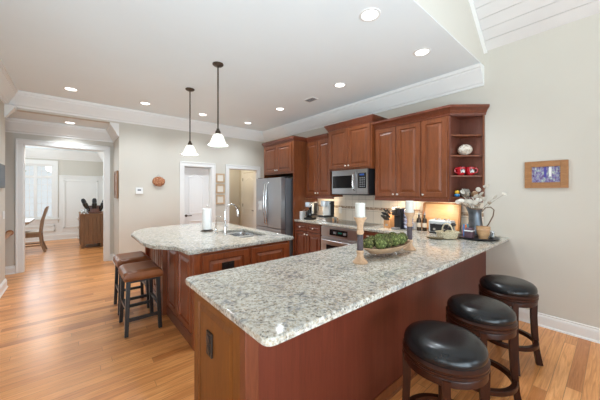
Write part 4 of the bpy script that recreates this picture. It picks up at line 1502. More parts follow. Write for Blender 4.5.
P('flap', MB().prism([(x - .06, CT + .15), (x - .06, CT + .153), (x + .03, CT + .18), (x + .035, CT + .177)], y - .028, y - .022, 'y'), 'paper_white', t)
# pod drawer with the single-serve machine on it
x, y = 3.60, 3.50
t = T('coffee_pod_box', 'low silver pod box under the white coffee machine', 'drawer', (x, y, CT))
P('case', MB().box(x - .14, x + .15, y - .13, y + .13, CT, CT + .065, .004), 'steel', t)
P('drawer_front', MB().box(x - .146, x - .139, y - .12, y + .12, CT + .008, CT + .057, .002), 'chrome', t)
P('pull', MB().box(x - .153, x - .146, y - .04, y + .04, CT + .03, CT + .04, .002), 'black_plastic', t)
z = CT + .066
t = T('pod_coffee_machine', 'white and black single-serve coffee machine on the silver pod drawer', 'coffee maker', (x, y, z))
P('base', MB().box(x - .13, x + .12, y - .085, y + .085, z, z + .035, .008), 'black_plastic', t)
P('tower', MB().box(x - .01, x + .03, y - .085, y + .085, z + .035, z + .30, .010), 'coffee_white', t)
P('water_tank', MB().box(x + .03, x + .13, y - .085, y + .085, z + .035, z + .295, .010), 'black_plastic', t)
P('brew_head', MB().lathe([(0, 0), (.05, 0), (.056, .01), (.056, .085), (.05, .10), (0, .104)], (x - .07, y, z + .20)), 'coffee_white', t)
P('bridge', MB().box(x - .07, x, y - .05, y + .05, z + .21, z + .295, .01), 'coffee_white', t)
P('badge', MB().cyl((x + .01, y - .086, z + .25), (x + .01, y - .089, z + .25), .014, seg=20), 'display_green', t)
P('drip_tray', MB().box(x - .125, x - .02, y - .06, y + .06, z + .035, z + .042, .002), 'chrome', t)
# shakers on the cooktop's far edge
for (x, y, mt, lab, c_) in ((3.60, 3.325, 'block_wood', 'small wooden shaker standing by the silver pod drawer', 'shaker'), (3.70, 3.31, 'turned_wood', 'small pale wooden shaker near the cooktop corner by the wall', 'shaker')):
    t = T('salt_shaker', lab, c_, (x, y, CT), 'shakers by the cooktop')
    P('body', MB().lathe([(0, 0), (.02, 0), (.02, .01), (.014, .03), (.018, .05), (.014, .056), (0, .056)], (x, y, CT)), mt, t)
    P('cap', MB().lathe([(0, .056), (.014, .056), (.012, .066), (0, .07)], (x, y, CT)), 'nickel', t)
# outlets on the backsplash


def wall_outlet(y, z, lab, plug=False):
    xx = XW - .0125
    t = T('wall_outlet', lab, 'outlet', (xx, y, z), 'white outlets on the tiled wall')
    P('plate', MB().box(xx - .006, xx, y - .037, y + .037, z - .06, z + .06, .002), 'white_plastic', t)
    for dz_ in (-.022, .022):
        P('socket', MB().box(xx - .009, xx - .005, y - .017, y + .017, z + dz_ - .014, z + dz_ + .014, .003), 'white_plastic', t)
    return t


wall_outlet(3.42, 1.115, 'white outlet on the tiled wall beside the white coffee machine')
wall_outlet(1.175, 1.225, 'white outlet on the tiled wall with a black plug, behind the metal pitcher')
t = T('plug', 'black plug pushed into the outlet behind the metal pitcher', 'plug', (XW - .02, 1.175, 1.203))
P('plug_body', MB().box(XW - .052, XW - .0216, 1.158, 1.192, 1.178, 1.222, .006), 'black_plastic', t)
P('cord', MB().tube([(XW - .045, 1.175, 1.18), (XW - .045, 1.18, 1.10), (XW - .03, 1.20, 1.0), (XW - .03, 1.23, .945), (XW - .05, 1.27, .936)], .0035, 8), 'black_plastic', t)
# knife block
x, y = 3.60, 2.21
t = T('knife_block', 'slanted orange-toned wooden knife block beside the black coffee machine', 'knife block', (x, y, CT))
prof = [(x - .05, CT), (x + .08, CT), (x + .11, CT + .19), (x + .04, CT + .23), (x - .05, CT + .10)]
P('block', MB().prism(prof, y - .05, y + .05, 'y', .004), 'block_wood', t)
P('logo_plate', MB().box(x - .0525, x - .049, y - .02, y + .02, CT + .03, CT + .06), 'steel', t)
kd = Vector((-.64, 0, .77))
# normal of the slanted face
fn = Vector((-(.23 - .10), 0, .09)).normalized()
for i, (u, dy, L_) in enumerate(((.15, -.03, .12), (.15, 0, .125), (.15, .03, .12), (.45, -.03, .13), (.45, .0, .135), (.45, .03, .13), (.8, -.025, .12), (.8, .02, .13))):
    bx = Vector((x - .05 + .09 * u, y + dy, CT + .10 + .13 * u))
    labs = ('lowest row on the window side', 'lowest row centre', 'lowest row on the refrigerator side', 'middle row on the window side', 'middle row centre', 'middle row on the refrigerator side', 'top row on the window side', 'top row on the refrigerator side')
    t2 = T('kitchen_knife', 'black-handled knife slotted into the wooden knife block', 'knife', bx, 'knives in the block')
    P('handle', MB().beam(bx + fn * .004, bx + fn * (.004 + L_), .017, .024, .020, .026, up=(0, 1, 0), bev=.003), 'black_plastic', t2)
    P('bolster', MB().beam(bx, bx + fn * .006, .016, .022, up=(0, 1, 0)), 'steel', t2)
# black pod machine
x, y = 3.56, 2.03
t = T('pod_coffee_machine', 'slim black coffee machine between the knife block and pod carousel', 'coffee maker', (x, y, CT))
P('body', MB().box(x - .02, x + .14, y - .055, y + .055, CT, CT + .30, .015), 'black_plastic', t)
P('brew_head', MB().box(x - .10, x - .02, y - .05, y + .05, CT + .20, CT + .31, .018), 'black_plastic', t)
P('front_panel', MB().box(x - .104, x - .099, y - .035, y + .035, CT + .225, CT + .285, .003), 'black_glass', t)
P('lever', MB().tube([(x - .05, y - .05, CT + .31), (x - .06, y - .05, CT + .33), (x - .06, y + .05, CT + .33), (x - .05, y + .05, CT + .31)], .006), 'chrome', t)
P('drip_base', MB().box(x - .11, x - .02, y - .05, y + .05, CT, CT + .03, .006), 'grey_plastic', t)
# pod carousel
x, y = 3.62, 1.905
t = T('pod_carousel', 'wire carousel of blue and silver coffee pods by the wooden tray', 'pod holder', (x, y, CT))
P('base', MB().lathe([(0, 0), (.065, 0), (.065, .008), (.02, .012), (0, .012)], (x, y, CT)), 'chrome', t)
P('post', MB().cyl((x, y, CT + .01), (x, y, CT + .30), .006), 'chrome', t)
for k in range(6):
    a = 2 * PI * (k + .5) / 6
    P('rail', MB().tube([(x + .055 * math.cos(a), y + .055 * math.sin(a), CT + .008), (x + .055 * math.cos(a), y + .055 * math.sin(a), CT + .285)], .002, 6), 'chrome', t)
P('top_ring', MB().tube([(x + .055 * math.cos(2 * PI * k / 24), y + .055 * math.sin(2 * PI * k / 24), CT + .285) for k in range(24)], .003, 6, closed=True), 'chrome', t)
pod0 = None
for k in range(6):
    a = 2 * PI * k / 6
    for j in range(5):
        p = Vector((x + .042 * math.cos(a), y + .042 * math.sin(a), CT + .045 + j * .052))
        if pod0 is None:
            m = MB().lathe([(0, -.018), (.015, -.018), (.021, .014), (.0235, .016), (.0235, .019), (0, .020)], (0, 0, 0), 16)
            m.xform(Matrix.Rotation(R(90), 4, 'Y'))
            pod0 = TM('coffee_pod', m, 'foil_pod', '', 'coffee pod', (0, 0, 0), 'coffee pods in the carousel')
            o = pod0
        else:
            o = copy_tree(pod0)
        o['label'] = 'foil-topped blue and silver coffee pod in the wire carousel'
        o.location = p
        o.rotation_euler.z = a
# oil bottles
for i, (x, y, lab) in enumerate(((3.66, 1.775, 'dark glass oil bottle with pourer, closer to the pod carousel'), (3.68, 1.705, 'dark glass oil bottle with pourer, closer to the toaster'))):
    t = T('oil_bottle', lab, 'bottle', (x, y, CT), 'oil bottles by the toaster')
    P('glass', MB().lathe([(0, 0), (.027, 0), (.029, .004), (.029, .145), (.024, .165), (.012, .18), (.011, .22), (0, .22)], (x, y, CT)), 'glass_dark', t)
    P('pourer', MB().lathe([(0, .22), (.012, .22), (.012, .232), (.005, .236), (.004, .262), (0, .262)], (x, y, CT)), 'steel', t)
    P('label', MB().lathe([(.0293, .05), (.0296, .05), (.0296, .11), (.0293, .11), (.0293, .05)], (x, y, CT)), 'print_paper', t)
# wooden tray leaning on the wall
t = T('serving_tray', 'large light wooden tray with raised rim leaning against the tiled wall', 'tray', (XW - .06, 1.565, CT))
tm = Matrix.Translation((XW - .085, 1.565, CT)) @ Matrix.Rotation(R(10), 4, 'Y')
P('panel', MB().box(-.004, .006, -.25, .25, .004, .385, .002).xform(tm), 'board_wood', t)
m = MB()
hw, hh = .25, .39
fr = round_corners([(-hw, .004), (hw, .004), (hw, hh), (-hw, hh)], {0: .04, 1: .04, 2: .04, 3: .04}, 4)
fi = round_corners([(-hw + .022, .026), (hw - .022, .026), (hw - .022, hh - .022), (-hw + .022, hh - .022)], {0: .03, 1: .03, 2: .03, 3: .03}, 4)
m.ringpoly([[(.006, a, c) for a, c in fr], [(-.02, a, c) for a, c in fr], [(-.02, a, c) for a, c in fi], [(.002, a, c) for a, c in fi]], False)
P('rim', m.xform(tm), 'oak_frame', t)
# toaster
x, y = 3.615, 1.455
t = T('toaster', 'white and chrome toaster in front of the wooden tray', 'toaster', (x, y, CT))
P('body', MB().box(x - .075, x + .075, y - .14, y + .14, CT + .015, CT + .175, .022, 3), 'coffee_white', t)
P('front_panel', MB().box(x - .079, x - .074, y - .115, y + .115, CT + .03, CT + .125, .002), 'black_plastic', t)
P('base', MB().box(x - .07, x + .07, y - .13, y + .13, CT, CT + .016, .004), 'black_plastic', t)
for dy in (-.055, .055):
    P('slot', MB().box(x - .05, x + .05, y + dy - .012, y + dy + .012, CT + .1735, CT + .177), 'black_plastic', t)
    P('lever', MB().box(x - .092, x - .074, y + dy - .016, y + dy + .016, CT + .115, CT + .130, .004), 'black_plastic', t)
    P('dial', MB().cyl((x - .078, y + dy, CT + .06), (x - .092, y + dy, CT + .06), .017, seg=20), 'chrome', t)
    P('guide', MB().box(x - .03, x + .03, y + dy - .03, y + dy - .02, CT + .172, CT + .192, .003).box(x - .03, x + .03, y + dy + .02, y + dy + .03, CT + .172, CT + .192, .003), 'coffee_white', t)
# black mill and black brush
x, y = 3.455, 1.29
t = T('pepper_mill', 'short black mill between the toaster and metal pitcher', 'mill', (x, y, CT))
P('body', MB().lathe([(0, 0), (.032, 0), (.034, .01), (.030, .07), (.034, .08), (0, .082)], (x, y, CT)), 'black_plastic', t)
P('head', MB().lathe([(0, .083), (.030, .083), (.033, .095), (.028, .125), (.012, .135), (0, .137)], (x, y, CT)), 'black_plastic', t)
# basket
x, y = 3.27, 1.255
bm_ = Matrix.Translation((x, y, CT)) @ Matrix.Rotation(R(-28), 4, 'Z')
t = T('wicker_basket', 'small pale wicker basket with an arched handle on the granite', 'basket', (x, y, CT))
rings = []
NB = 28
for a_, b_, z in ((.075, .05, .0), (.10, .065, .008), (.115, .078, .05), (.12, .082, .075), (.124, .086, .078), (.114, .077, .078), (.108, .072, .05), (.095, .06, .014)):
    rings.append([(a_ * math.copysign(abs(math.cos(2 * PI * k / NB)) ** .7, math.cos(2 * PI * k / NB)), b_ * math.copysign(abs(math.sin(2 * PI * k / NB)) ** .7, math.sin(2 * PI * k / NB)), z) for k in range(NB)])
P('body', MB().ringpoly(rings).xform(bm_), 'wicker', t)
P('rim', MB().tube([Vector((p[0] * 1.0, p[1] * 1.0, .079)) for p in rings[4]], .006, 8, closed=True).xform(bm_), 'wicker', t)
arc = [(0, .084 * math.cos(PI * k / 16), .07 + .105 * math.sin(PI * k / 16)) for k in range(17)]
P('handle', MB().tube(arc, .007, 8).xform(bm_), 'wicker', t)
# dark loose strip of woven trim lying in front of the basket
x, y = 3.12, 1.33
t = T('woven_scoop', 'dark woven leaf-shaped dish lying beside the wicker basket', 'dish', (x, y, CT))
lp = []
for a_, b_, z in ((.04, .018, .0), (.085, .036, .012), (.10, .042, .022), (.095, .038, .022), (.04, .015, .005)):
    lp.append([(a_ * math.cos(2 * PI * k / 20), b_ * math.sin(2 * PI * k / 20), z) for k in range(20)])
P('dish', MB().ringpoly(lp).xform(Matrix.Translation((x, y, CT)) @ Matrix.Rotation(R(100), 4, 'Z')), 'wicker_dark', t)
# black brush resting on the basket's rim
p0 = bm_ @ Vector((-.02, .03, .082))
p1 = bm_ @ Vector((.13, .06, .15))
t = T('dish_brush', 'black brush sticking out of the wicker basket', 'brush', p0)
P('handle', MB().tube([p0, (p0 + p1) / 2, p1], [.009, .007, .009], 10), 'black_plastic', t)
P('head', MB().ball(p1, (.026, .034, .02), 16, 10), 'black_plastic', t)

# tray group at the wall end
x, y = 3.55, 1.035
TR = CT + .014
t = T('round_tray', 'round black tray under the metal pitcher', 'tray', (x, y, CT))
P('tray', MB().lathe([(0, .0), (.185, .0), (.208, .012), (.214, .020), (.209, .021), (.198, .0135), (0, .0135)], (x, y, CT), 48, sx=1, sy=.98), 'tray_black', t)
# pitcher
x, y = 3.64, 1.085
t = T('metal_pitcher', 'dark galvanized metal pitcher holding dried white seed pods', 'pitcher', (x, y, TR))
rings = []
NB = 32
pr = [(.072, 0), (.078, .006), (.080, .06), (.073, .14), (.064, .21), (.060, .26), (.064, .295), (.072, .32)]
for q, (r_, z) in enumerate(pr):
    lp = []
    for k in range(NB):
        a = 2 * PI * k / NB
        rr = r_
        zz = z
        f = max(0, math.cos(a - R(118))) ** 6
        g = max(0, (z - .22) / .10)
        rr += .045 * f * g
        zz += .045 * f * g
        lp.append((x + rr * math.cos(a), y + rr * math.sin(a), TR + zz))
    rings.append(lp)
inner = [[((p[0] - x) * .95 + x, (p[1] - y) * .95 + y, p[2]) for p in rings[q]] for q in (7, 5, 3, 1)]
P('body', MB().ringpoly(rings + inner), 'galvanized', t, angle=60)
P('rim', MB().tube(rings[-1], .0045, 8, closed=True), 'pitcher_rim', t)
P('base_band', MB().lathe([(.075, .004), (.079, .006), (.079, .016), (.075, .018), (.075, .004)], (x, y, TR), 32), 'pitcher_rim', t)
hd = Vector((math.cos(R(-62)), math.sin(R(-62)), 0))
c0 = Vector((x, y, TR))
P('handle', MB().tube([c0 + hd * .064 + Vector((0, 0, .285)), c0 + hd * .10 + Vector((0, 0, .335)), c0 + hd * .15 + Vector((0, 0, .345)), c0 + hd * .185 + Vector((0, 0, .31)), c0 + hd * .175 + Vector((0, 0, .24)), c0 + hd * .13 + Vector((0, 0, .14)), c0 + hd * .078 + Vector((0, 0, .07))], .010, 10, flat=.6), 'pitcher_rim', t)
# dried pods (lunaria) standing in the pitcher
t = T('dried_flowers', 'spray of dried white seed pods and brown heads in the metal pitcher', 'dried flowers', (x, y, TR + .02))
rnd = random.Random(5)
tips = [(-.06, .165, .40), (-.03, .12, .54), (-.11, .11, .42), (-.02, .07, .50), (-.06, .14, .375), (-.09, .03, .41), (.0, -.03, .55), (-.05, -.05, .43), (.02, -.14, .40), (-.03, -.29, .50),
        (-.10, .06, .37), (.02, .02, .46), (-.02, -.03, .365), (-.06, .10, .46), (-.08, -.07, .47), (.03, -.10, .59), (-.04, -.02, .47), (-.08, .0, .44), (-.03, .04, .38), (-.07, .06, .50), (-.02, -.09, .44), (-.05, .12, .52), (.0, -.06, .50), (-.06, -.02, .40), (.01, -.19, .46), (-.02, .09, .41)]
for i, (dx, dy, dz_) in enumerate(tips):
    b0 = Vector((x + rnd.uniform(-.02, .02), y + rnd.uniform(-.02, .02), TR + .02))
    mid = Vector((x + dx * .12, y + dy * .12, TR + .25))
    e_ = Vector((x + dx, y + dy, TR + dz_))
    stem = P('stem', MB().tube([b0, mid, (mid * .45 + e_ * .55) + Vector((0, 0, .02)), e_], .0016, 5), 'stem', t)
    brown = i in (8, 12, 4, 10)
    m = MB()
    for j in range(1 if not brown else 3):
        cpos = e_ + (Vector((rnd.uniform(-.012, .012), rnd.uniform(-.012, .012), rnd.uniform(-.01, .01))) if j else Vector())
        dm = MB().ball((0, 0, 0), (.034, .028, .0035) if not brown else (.018, .015, .012), 14, 8)
        dm.xform(Matrix.Translation(cpos) @ Matrix.Rotation(rnd.uniform(0, 6), 4, 'Z') @ Matrix.Rotation(R(rnd.uniform(40, 85)), 4, 'X'))
        m.add(dm.v, dm.f)
    P('seed_pod', m, 'dried_pod_dark' if brown else 'dried_pod', stem)
# wooden mortar, purple box, colourful cup, small things
x, y = 3.495, .965
t = T('wooden_mortar', 'pale turned wooden mortar on the black tray before the pitcher', 'mortar', (x, y, TR))
P('bowl', MB().lathe([(0, 0), (.044, 0), (.046, .008), (.044, .018), (.050, .028), (.060, .06), (.064, .10), (.067, .125), (.068, .135), (.060, .135), (.055, .08), (.03, .05), (0, .045)], (x, y, TR), 32), 'mortar_wood', t)
P('band', MB().lathe([(.0655, .100), (.069, .102), (.069, .110), (.0655, .112), (.0655, .1)], (x, y, TR), 32), 'turned_wood', t)
x, y = 3.44, 1.085
t = T('purple_canister', 'small dark purple canister with pale band on the black tray', 'canister', (x, y, TR))
P('body', MB().box(x - .042, x + .042, y - .042, y + .042, TR, TR + .075, .008), 'purple_glaze', t)
P('band', MB().box(x - .0425, x + .0425, y - .0425, y + .0425, TR + .075, TR + .088, .003), 'paper_white', t)
P('lid', MB().prism([(x - .04, TR + .088), (x + .04, TR + .088), (x, TR + .118)], y - .036, y + .036, 'y', .004), 'purple_glaze', t)
P('knob', MB().ball((x, y, TR + .122), .008, 10, 8), 'purple_glaze', t)
x, y = 3.525, 1.15
t = T('painted_cup', 'brightly striped cup in orange and blue between basket and purple canister', 'cup', (x, y, TR))
for k, mt in enumerate(('orange', 'teal', 'magenta', 'toy_blue', 'orange', 'teal', 'toy_yellow', 'toy_blue')):
    a0, a1 = 2 * PI * k / 8, 2 * PI * (k + 1) / 8
    arcp = [(.030 * math.cos(a0 + (a1 - a0) * i / 4), .030 * math.sin(a0 + (a1 - a0) * i / 4)) for i in range(5)]
    arci = [(.024 * math.cos(a0 + (a1 - a0) * i / 4), .024 * math.sin(a0 + (a1 - a0) * i / 4)) for i in range(4, -1, -1)]
    P('stripe', MB().prism([(x + a, y + c) for a, c in arcp + arci], TR, TR + .135 + .006 * (k % 2)), mt, t)
P('bottom', MB().lathe([(0, 0), (.026, 0), (.026, .006), (0, .006)], (x, y, TR)), 'toy_blue', t)
x, y = 3.62, .915
t = T('glass_jar', 'small clear glass jar behind the mortar on the black tray', 'jar', (x, y, TR))
P('jar', MB().lathe([(0, 0), (.026, 0), (.028, .005), (.028, .045), (.024, .052), (.024, .06), (.020, .06), (.021, .05), (.024, .044), (.024, .006), (0, .005)], (x, y, TR)), 'clear_glass', t)
P('lid', MB().lathe([(0, .061), (.026, .061), (.026, .070), (0, .071)], (x, y, TR)), 'steel', t)
x, y = 3.675, .935
t = T('white_cup', 'tiny white cup with a dark mark at the wall end of the tray', 'cup', (x, y, TR))
P('cup', MB().lathe([(0, 0), (.024, 0), (.028, .006), (.030, .07), (.027, .07), (.025, .01), (0, .008)], (x, y, TR)), 'white_plastic', t)
P('mark', MB().prism([(x + .0305 * math.cos(a), y + .0305 * math.sin(a)) for a in [R(205 + i * 8) for i in range(6)]] + [(x + .0285 * math.cos(a), y + .0285 * math.sin(a)) for a in [R(245 - i * 8) for i in range(6)]], TR + .02, TR + .055), 'toy_navy' if 'toy_navy' in MATS else 'black_plastic', t)
# patterned glass bag by the oil bottles
x, y = 3.72, 1.86
t = T('cookie_jar', 'small pale jar between the pod carousel and oil bottles', 'jar', (x, y, CT))
P('jar', MB().lathe([(0, 0), (.035, 0), (.040, .008), (.042, .07), (.034, .085), (0, .085)], (x, y, CT)), 'shell_white', t)
P('lid', MB().lathe([(0, .085), (.034, .085), (.034, .095), (.01, .10), (.008, .11), (0, .113)], (x, y, CT)), 'shell_white', t)

# ------------------------------------------------------------------ ITEMS on the end shelf
sxy = (3.79, 1.255)
x, y, z = 3.80, 1.25, SHZ[2] + .0005
t = TM('speckled_shell', MB().ball((x, y, z + .072), (.082, .082, .070), 32, 20, .05, 3, 2), 'shell_speckle', 'round speckled shell on the third shelf of the end unit', 'shell', (x, y, z), None, 70)
z = SHZ[1] + .0005


def mug():
    t = T('mug', '', 'mug', (0, 0, 0), 'red mugs on the end shelf')
    q = 1.24
    P('cup', MB().lathe([(r_ * q, z_ * q) for r_, z_ in [(0, 0), (.028, 0), (.030, .006), (.040, .02), (.043, .05), (.043, .085), (.040, .086), (.040, .05), (.036, .022), (0, .012)]], (0, 0, 0), 32), 'red_glaze', t)
    P('handle', MB().tube([Vector(p) * q for p in [(.040, 0, .07), (.058, 0, .076), (.068, 0, .06), (.064, 0, .035), (.040, 0, .024)]], .007, 10, flat=1.2), 'red_glaze', t)
    m = MB()
    aa = [R(-125 + i * 8) for i in range(8)]
    m.prism([(.0545 * math.cos(a), .0545 * math.sin(a)) for a in aa] + [(.051 * math.cos(a), .051 * math.sin(a)) for a in aa[::-1]], .034, .078)
    P('print', m, 'mug_print', t)
    return t


m1 = mug()
m1.location = (3.74, 1.279, z)
m1.rotation_euler.z = R(152)
m1['label'] = 'red mug beside the single-door cabinet, handle turned to the cabinet'
m2 = clone(m1, (3.832, 1.205, z), 'red mug at the open end of the shelf, handle turned outward', R(-60))
for mg in (m1, m2):
    for ch in mg.children:
        if ch.name.startswith('print'):
            ch.rotation_euler.z = R(-130) - mg.rotation_euler.z - R(-97)
z = SHZ[0] + .0005
x, y = 3.70, 1.305
t = T('toy_bird', 'tiny yellow and blue toy figure on the bottom shelf', 'toy', (x, y, z))
P('body', MB().ball((x, y, z + .022), (.032, .032, .022), 16, 10), 'toy_blue', t)
P('head', MB().ball((x, y, z + .060), .027, 16, 10), 'toy_yellow', t)
P('beak', MB().cyl((x - .018, y - .015, z + .058), (x - .034, y - .028, z + .056), .006, .001, 8), 'orange', t)
P('wing', MB().ball((x + .010, y - .022, z + .026), (.014, .008, .010), 10, 8), 'white_plastic', t)
x, y = 3.77, 1.235
t = T('grey_vase', 'rough grey pottery vase on the bottom shelf', 'vase', (x, y, z))
P('body', MB().lathe([(0, 0), (.030, 0), (.052, .028), (.056, .06), (.044, .092), (.036, .102), (.024, .086), (.03, .05), (0, .03)], (x, y, z), 28), 'vase_grey', t)
x, y = 3.845, 1.155
t = T('brown_pot', 'small brown glazed pot at the open end of the bottom shelf', 'pot', (x, y, z))
P('body', MB().lathe([(0, 0), (.026, 0), (.038, .02), (.038, .05), (.026, .068), (.02, .066), (.03, .04), (0, .02)], (x, y, z), 28), 'chair_wood', t)
P('lid', MB().lathe([(0, .074), (.01, .074), (.022, .068), (.022, .064), (0, .064)], (x, y, z), 20), 'turned_wood', t)

# ------------------------------------------------------------------ wall pieces
# framed painting, right wall
t = T('framed_painting', 'small purple woodland painting in a wide wooden frame', 'picture', (XW - .02, .4975, 1.655))
y0, y1, z0, z1 = .322, .674, 1.508, 1.80
fw = .062
m = MB()
for a in ((y0, y0 + fw, z0, z1), (y1 - fw, y1, z0, z1), (y0 + fw, y1 - fw, z0, z0 + fw), (y0 + fw, y1 - fw, z1 - fw, z1)):
    m.box(XW - .026, XW - .002, a[0], a[1], a[2], a[3], .003)
P('frame', m, 'oak_frame', t)
P('canvas', MB().box(XW - .014, XW - .004, y0 + fw, y1 - fw, z0 + fw, z1 - fw), 'painting', t)
m = MB()
for (yy, w_, h0, h1) in ((.50, .012, .03, .165), (.535, .007, .05, .165), (.455, .008, .05, .165), (.425, .006, .07, .165)):
    m.box(XW - .0150, XW - .0139, yy - w_, yy + w_, z0 + fw + h0, z0 + fw + h1)
cv = [c for c in t.children if c.name.startswith('canvas')][0]
P('trunk_strokes', MB().box(XW - .0148, XW - .0139, .492, .512, z0 + fw + .05, z1 - fw - .002), 'pod_blue', cv)
P('light_stroke', MB().box(XW - .0148, XW - .0139, .452, .472, z0 + fw + .06, z1 - fw - .002), 'paper_white', cv)
# three small frames between the doors
for i, (zc, lab) in enumerate(((1.79, 'small square wooden frame between the doors, topmost of three'), (1.535, 'small square wooden frame between the doors, middle of three'), (1.28, 'small square wooden frame between the doors, lowest of three'))):
    xc = 2.665
    t = T('small_frame', lab, 'picture', (xc, YB - .01, zc), 'three small frames between the doors')
    m = MB()
    h = .108
    for a in ((-h, -h + .036, -h, h), (h - .036, h, -h, h), (-h + .036, h - .036, -h, -h + .036), (-h + .036, h - .036, h - .036, h)):
        m.box(xc + a[0], xc + a[1], YB - .022, YB - .002, zc + a[2], zc + a[3], .003)
    P('frame', m, 'light_frame', t)
    P('print', MB().box(xc - h + .034, xc + h - .034, YB - .012, YB - .003, zc - h + .034, zc + h - .034), 'print_mat', t)
# wreath ornament
xc, zc = 1.335, 1.675
t = T('woven_wall_ornament', 'round reddish woven ornament hung above and beside the thermostat', 'wall ornament', (xc, YB - .02, zc))
P('weave', MB().ball((xc, YB - .032, zc), (.118, .028, .098), 32, 20, .10, 6, 3), 'wreath', t, angle=70)
P('hanger', MB().tube([(xc - .04, YB - .01, zc + .09), (xc, YB - .006, zc + .14), (xc + .04, YB - .01, zc + .09)], .002, 6), 'stem', t)
P('fringe', MB().tube([(xc - .10, YB - .02, zc - .05), (xc - .05, YB - .02, zc - .12), (xc + .05, YB - .02, zc - .12), (xc + .10, YB - .02, zc - .05)], .004, 6), 'shell_white', t)
# thermostat
xc, zc = .99, 1.485
t = T('thermostat', 'white square thermostat on the wall by the hallway corner', 'thermostat', (xc, YB - .01, zc))
P('case', MB().box(xc - .062, xc + .062, YB - .028, YB - .002, zc - .062, zc + .062, .006), 'white_plastic', t)
P('display', MB().box(xc - .030, xc + .030, YB - .031, YB - .0275, zc - .002, zc + .030, .002), 'grey_plastic', t)
# picture on the hallway's side wall
t = T('hallway_picture', 'tall dark-framed picture on the side wall of the hallway', 'picture', (.65, 6.25, 1.60))
py0, py1, pz0, pz1 = 6.14, 6.56, 1.34, 1.87
m = MB()
for a in ((py0, py0 + .05, pz0, pz1), (py1 - .05, py1, pz0, pz1), (py0 + .05, py1 - .05, pz0, pz0 + .05), (py0 + .05, py1 - .05, pz1 - .05, pz1)):
    m.box(.625, .658, a[0], a[1], a[2], a[3], .004)
P('frame', m, 'barn_wood', t)
P('print', MB().box(.640, .657, py0 + .05, py1 - .05, pz0 + .05, pz1 - .05), 'painting_red', t)
# wall tablet and switch on the left wall
t = T('wall_tablet', 'dark wall-mounted screen on the kitchen wall next to the hallway', 'screen', (XL + .02, 5.62, 1.68))
P('bezel', MB().box(XL + .002, XL + .03, 5.38, 5.83, 1.52, 1.86, .008), 'black_plastic', t)
P('screen', MB().box(XL + .029, XL + .033, 5.41, 5.80, 1.55, 1.83, .001), 'screen_glow', t)
t = T('light_switch', 'white light switch plate below the dark wall screen', 'switch', (XL + .005, 5.9, 1.12))
P('plate', MB().box(XL + .001, XL + .008, 5.84, 5.96, 1.06, 1.18, .003), 'white_plastic', t)
for yy in (5.875, 5.925):
    P('rocker', MB().box(XL + .008, XL + .012, yy - .016, yy + .016, 1.085, 1.155, .002), 'white_plastic', t)
# hand rail by the stairs
t = T('stair_handrail', 'short orange wooden handrail ending at the hallway wall', 'handrail', (-.87, 6.6, .73))
P('rail', MB().beam((-.865, 6.12, .70), (-.865, YH - .003, .735), .065, .05, up=(0, 0, 1), bev=.01), 'rail_wood', t)
P('rosette', MB().cyl((-.865, YH - .024, .735), (-.865, YH - .001, .735), .05, seg=20), 'rail_wood', t)

# ------------------------------------------------------------------ dining room
# dresser of vertical planks, seen from its end
dx0, dx1, dy0, dy1 = .13, .64, 8.86, 9.95
t = T('plank_dresser', 'rustic brown plank dresser by the dining room wall', 'dresser', ((dx0 + dx1) / 2, (dy0 + dy1) / 2, 0))
m = MB()
n = 6
for i in range(n):
    a = dx0 + (dx1 - dx0) * i / n
    m.box(a + .001, a + (dx1 - dx0) / n - .001, dy0, dy0 + .03, .10, .86, .004)
P('side_planks', m, 'barn_wood', t)
P('body', MB().box(dx0 + .01, dx1, dy0 + .03, dy1, .10, .86), 'barn_wood', t)
P('top', MB().box(dx0 - .02, dx1 + .02, dy0 - .02, dy1 + .02, .86, .89, .005), 'barn_wood', t)
for z0, z1 in ((.13, .36), (.38, .61), (.63, .84)):
    for y0, y1 in ((dy0 + .05, dy0 + .53), (dy0 + .56, dy1 - .05)):
        d = P('drawer', MB().box(dx0 - .012, dx0 + .011, y0, y1, z0, z1, .004), 'barn_wood', t)
        P('knob', MB().ball((dx0 - .035, (y0 + y1) / 2, (z0 + z1) / 2), .022, 12, 8), 'nickel', d)
for fx in (dx0 + .02, dx1 - .09):
    for fy in (dy0 + .02, dy1 - .09):
        P('foot', MB().box(fx, fx + .07, fy, fy + .07, 0, .10), 'barn_wood', t)
# on the dresser: dark bottles in a reddish holder, glass and cloth
bx, by, bz = .43, 9.12, .8905
t = T('bottle_holder', 'reddish holder for dark bottles on the plank dresser', 'holder', (bx, by, bz))
P('base', MB().box(bx - .16, bx + .16, by - .10, by + .10, bz, bz + .03, .006), 'cherry', t)
P('front', MB().box(bx - .10, bx + .10, by - .10, by - .08, bz + .03, bz + .12, .005), 'cherry', t)
P('back', MB().box(bx - .15, bx + .15, by + .07, by + .09, bz + .03, bz + .20, .005), 'cherry', t)
for i, (ox, tilt) in enumerate(((-.115, -22), (0.0, 0), (.115, 22))):
    labs = ('dark bottle leaning toward the window in the dresser holder', 'dark upright bottle in the middle of the dresser holder', 'dark bottle leaning toward the side wall in the dresser holder')
    p = Vector((bx + ox, by, bz + .031 + abs(tilt) * .0007))
    t2 = T('wine_bottle', labs[i], 'bottle', p, 'dark bottles on the dresser')
    mm = Matrix.Translation(p) @ Matrix.Rotation(R(tilt), 4, 'Y')
    P('glass', MB().lathe([(0, 0), (.034, 0), (.038, .01), (.048, .12), (.058, .20), (.054, .235), (0, .24)], (0, 0, 0), 20).xform(mm), 'glass_dark', t2)
    P('cap', MB().lathe([(0, .241), (.050, .241), (.052, .29), (.044, .34), (.025, .365), (.0, .368)], (0, 0, 0), 20).xform(mm), 'black_plastic', t2)
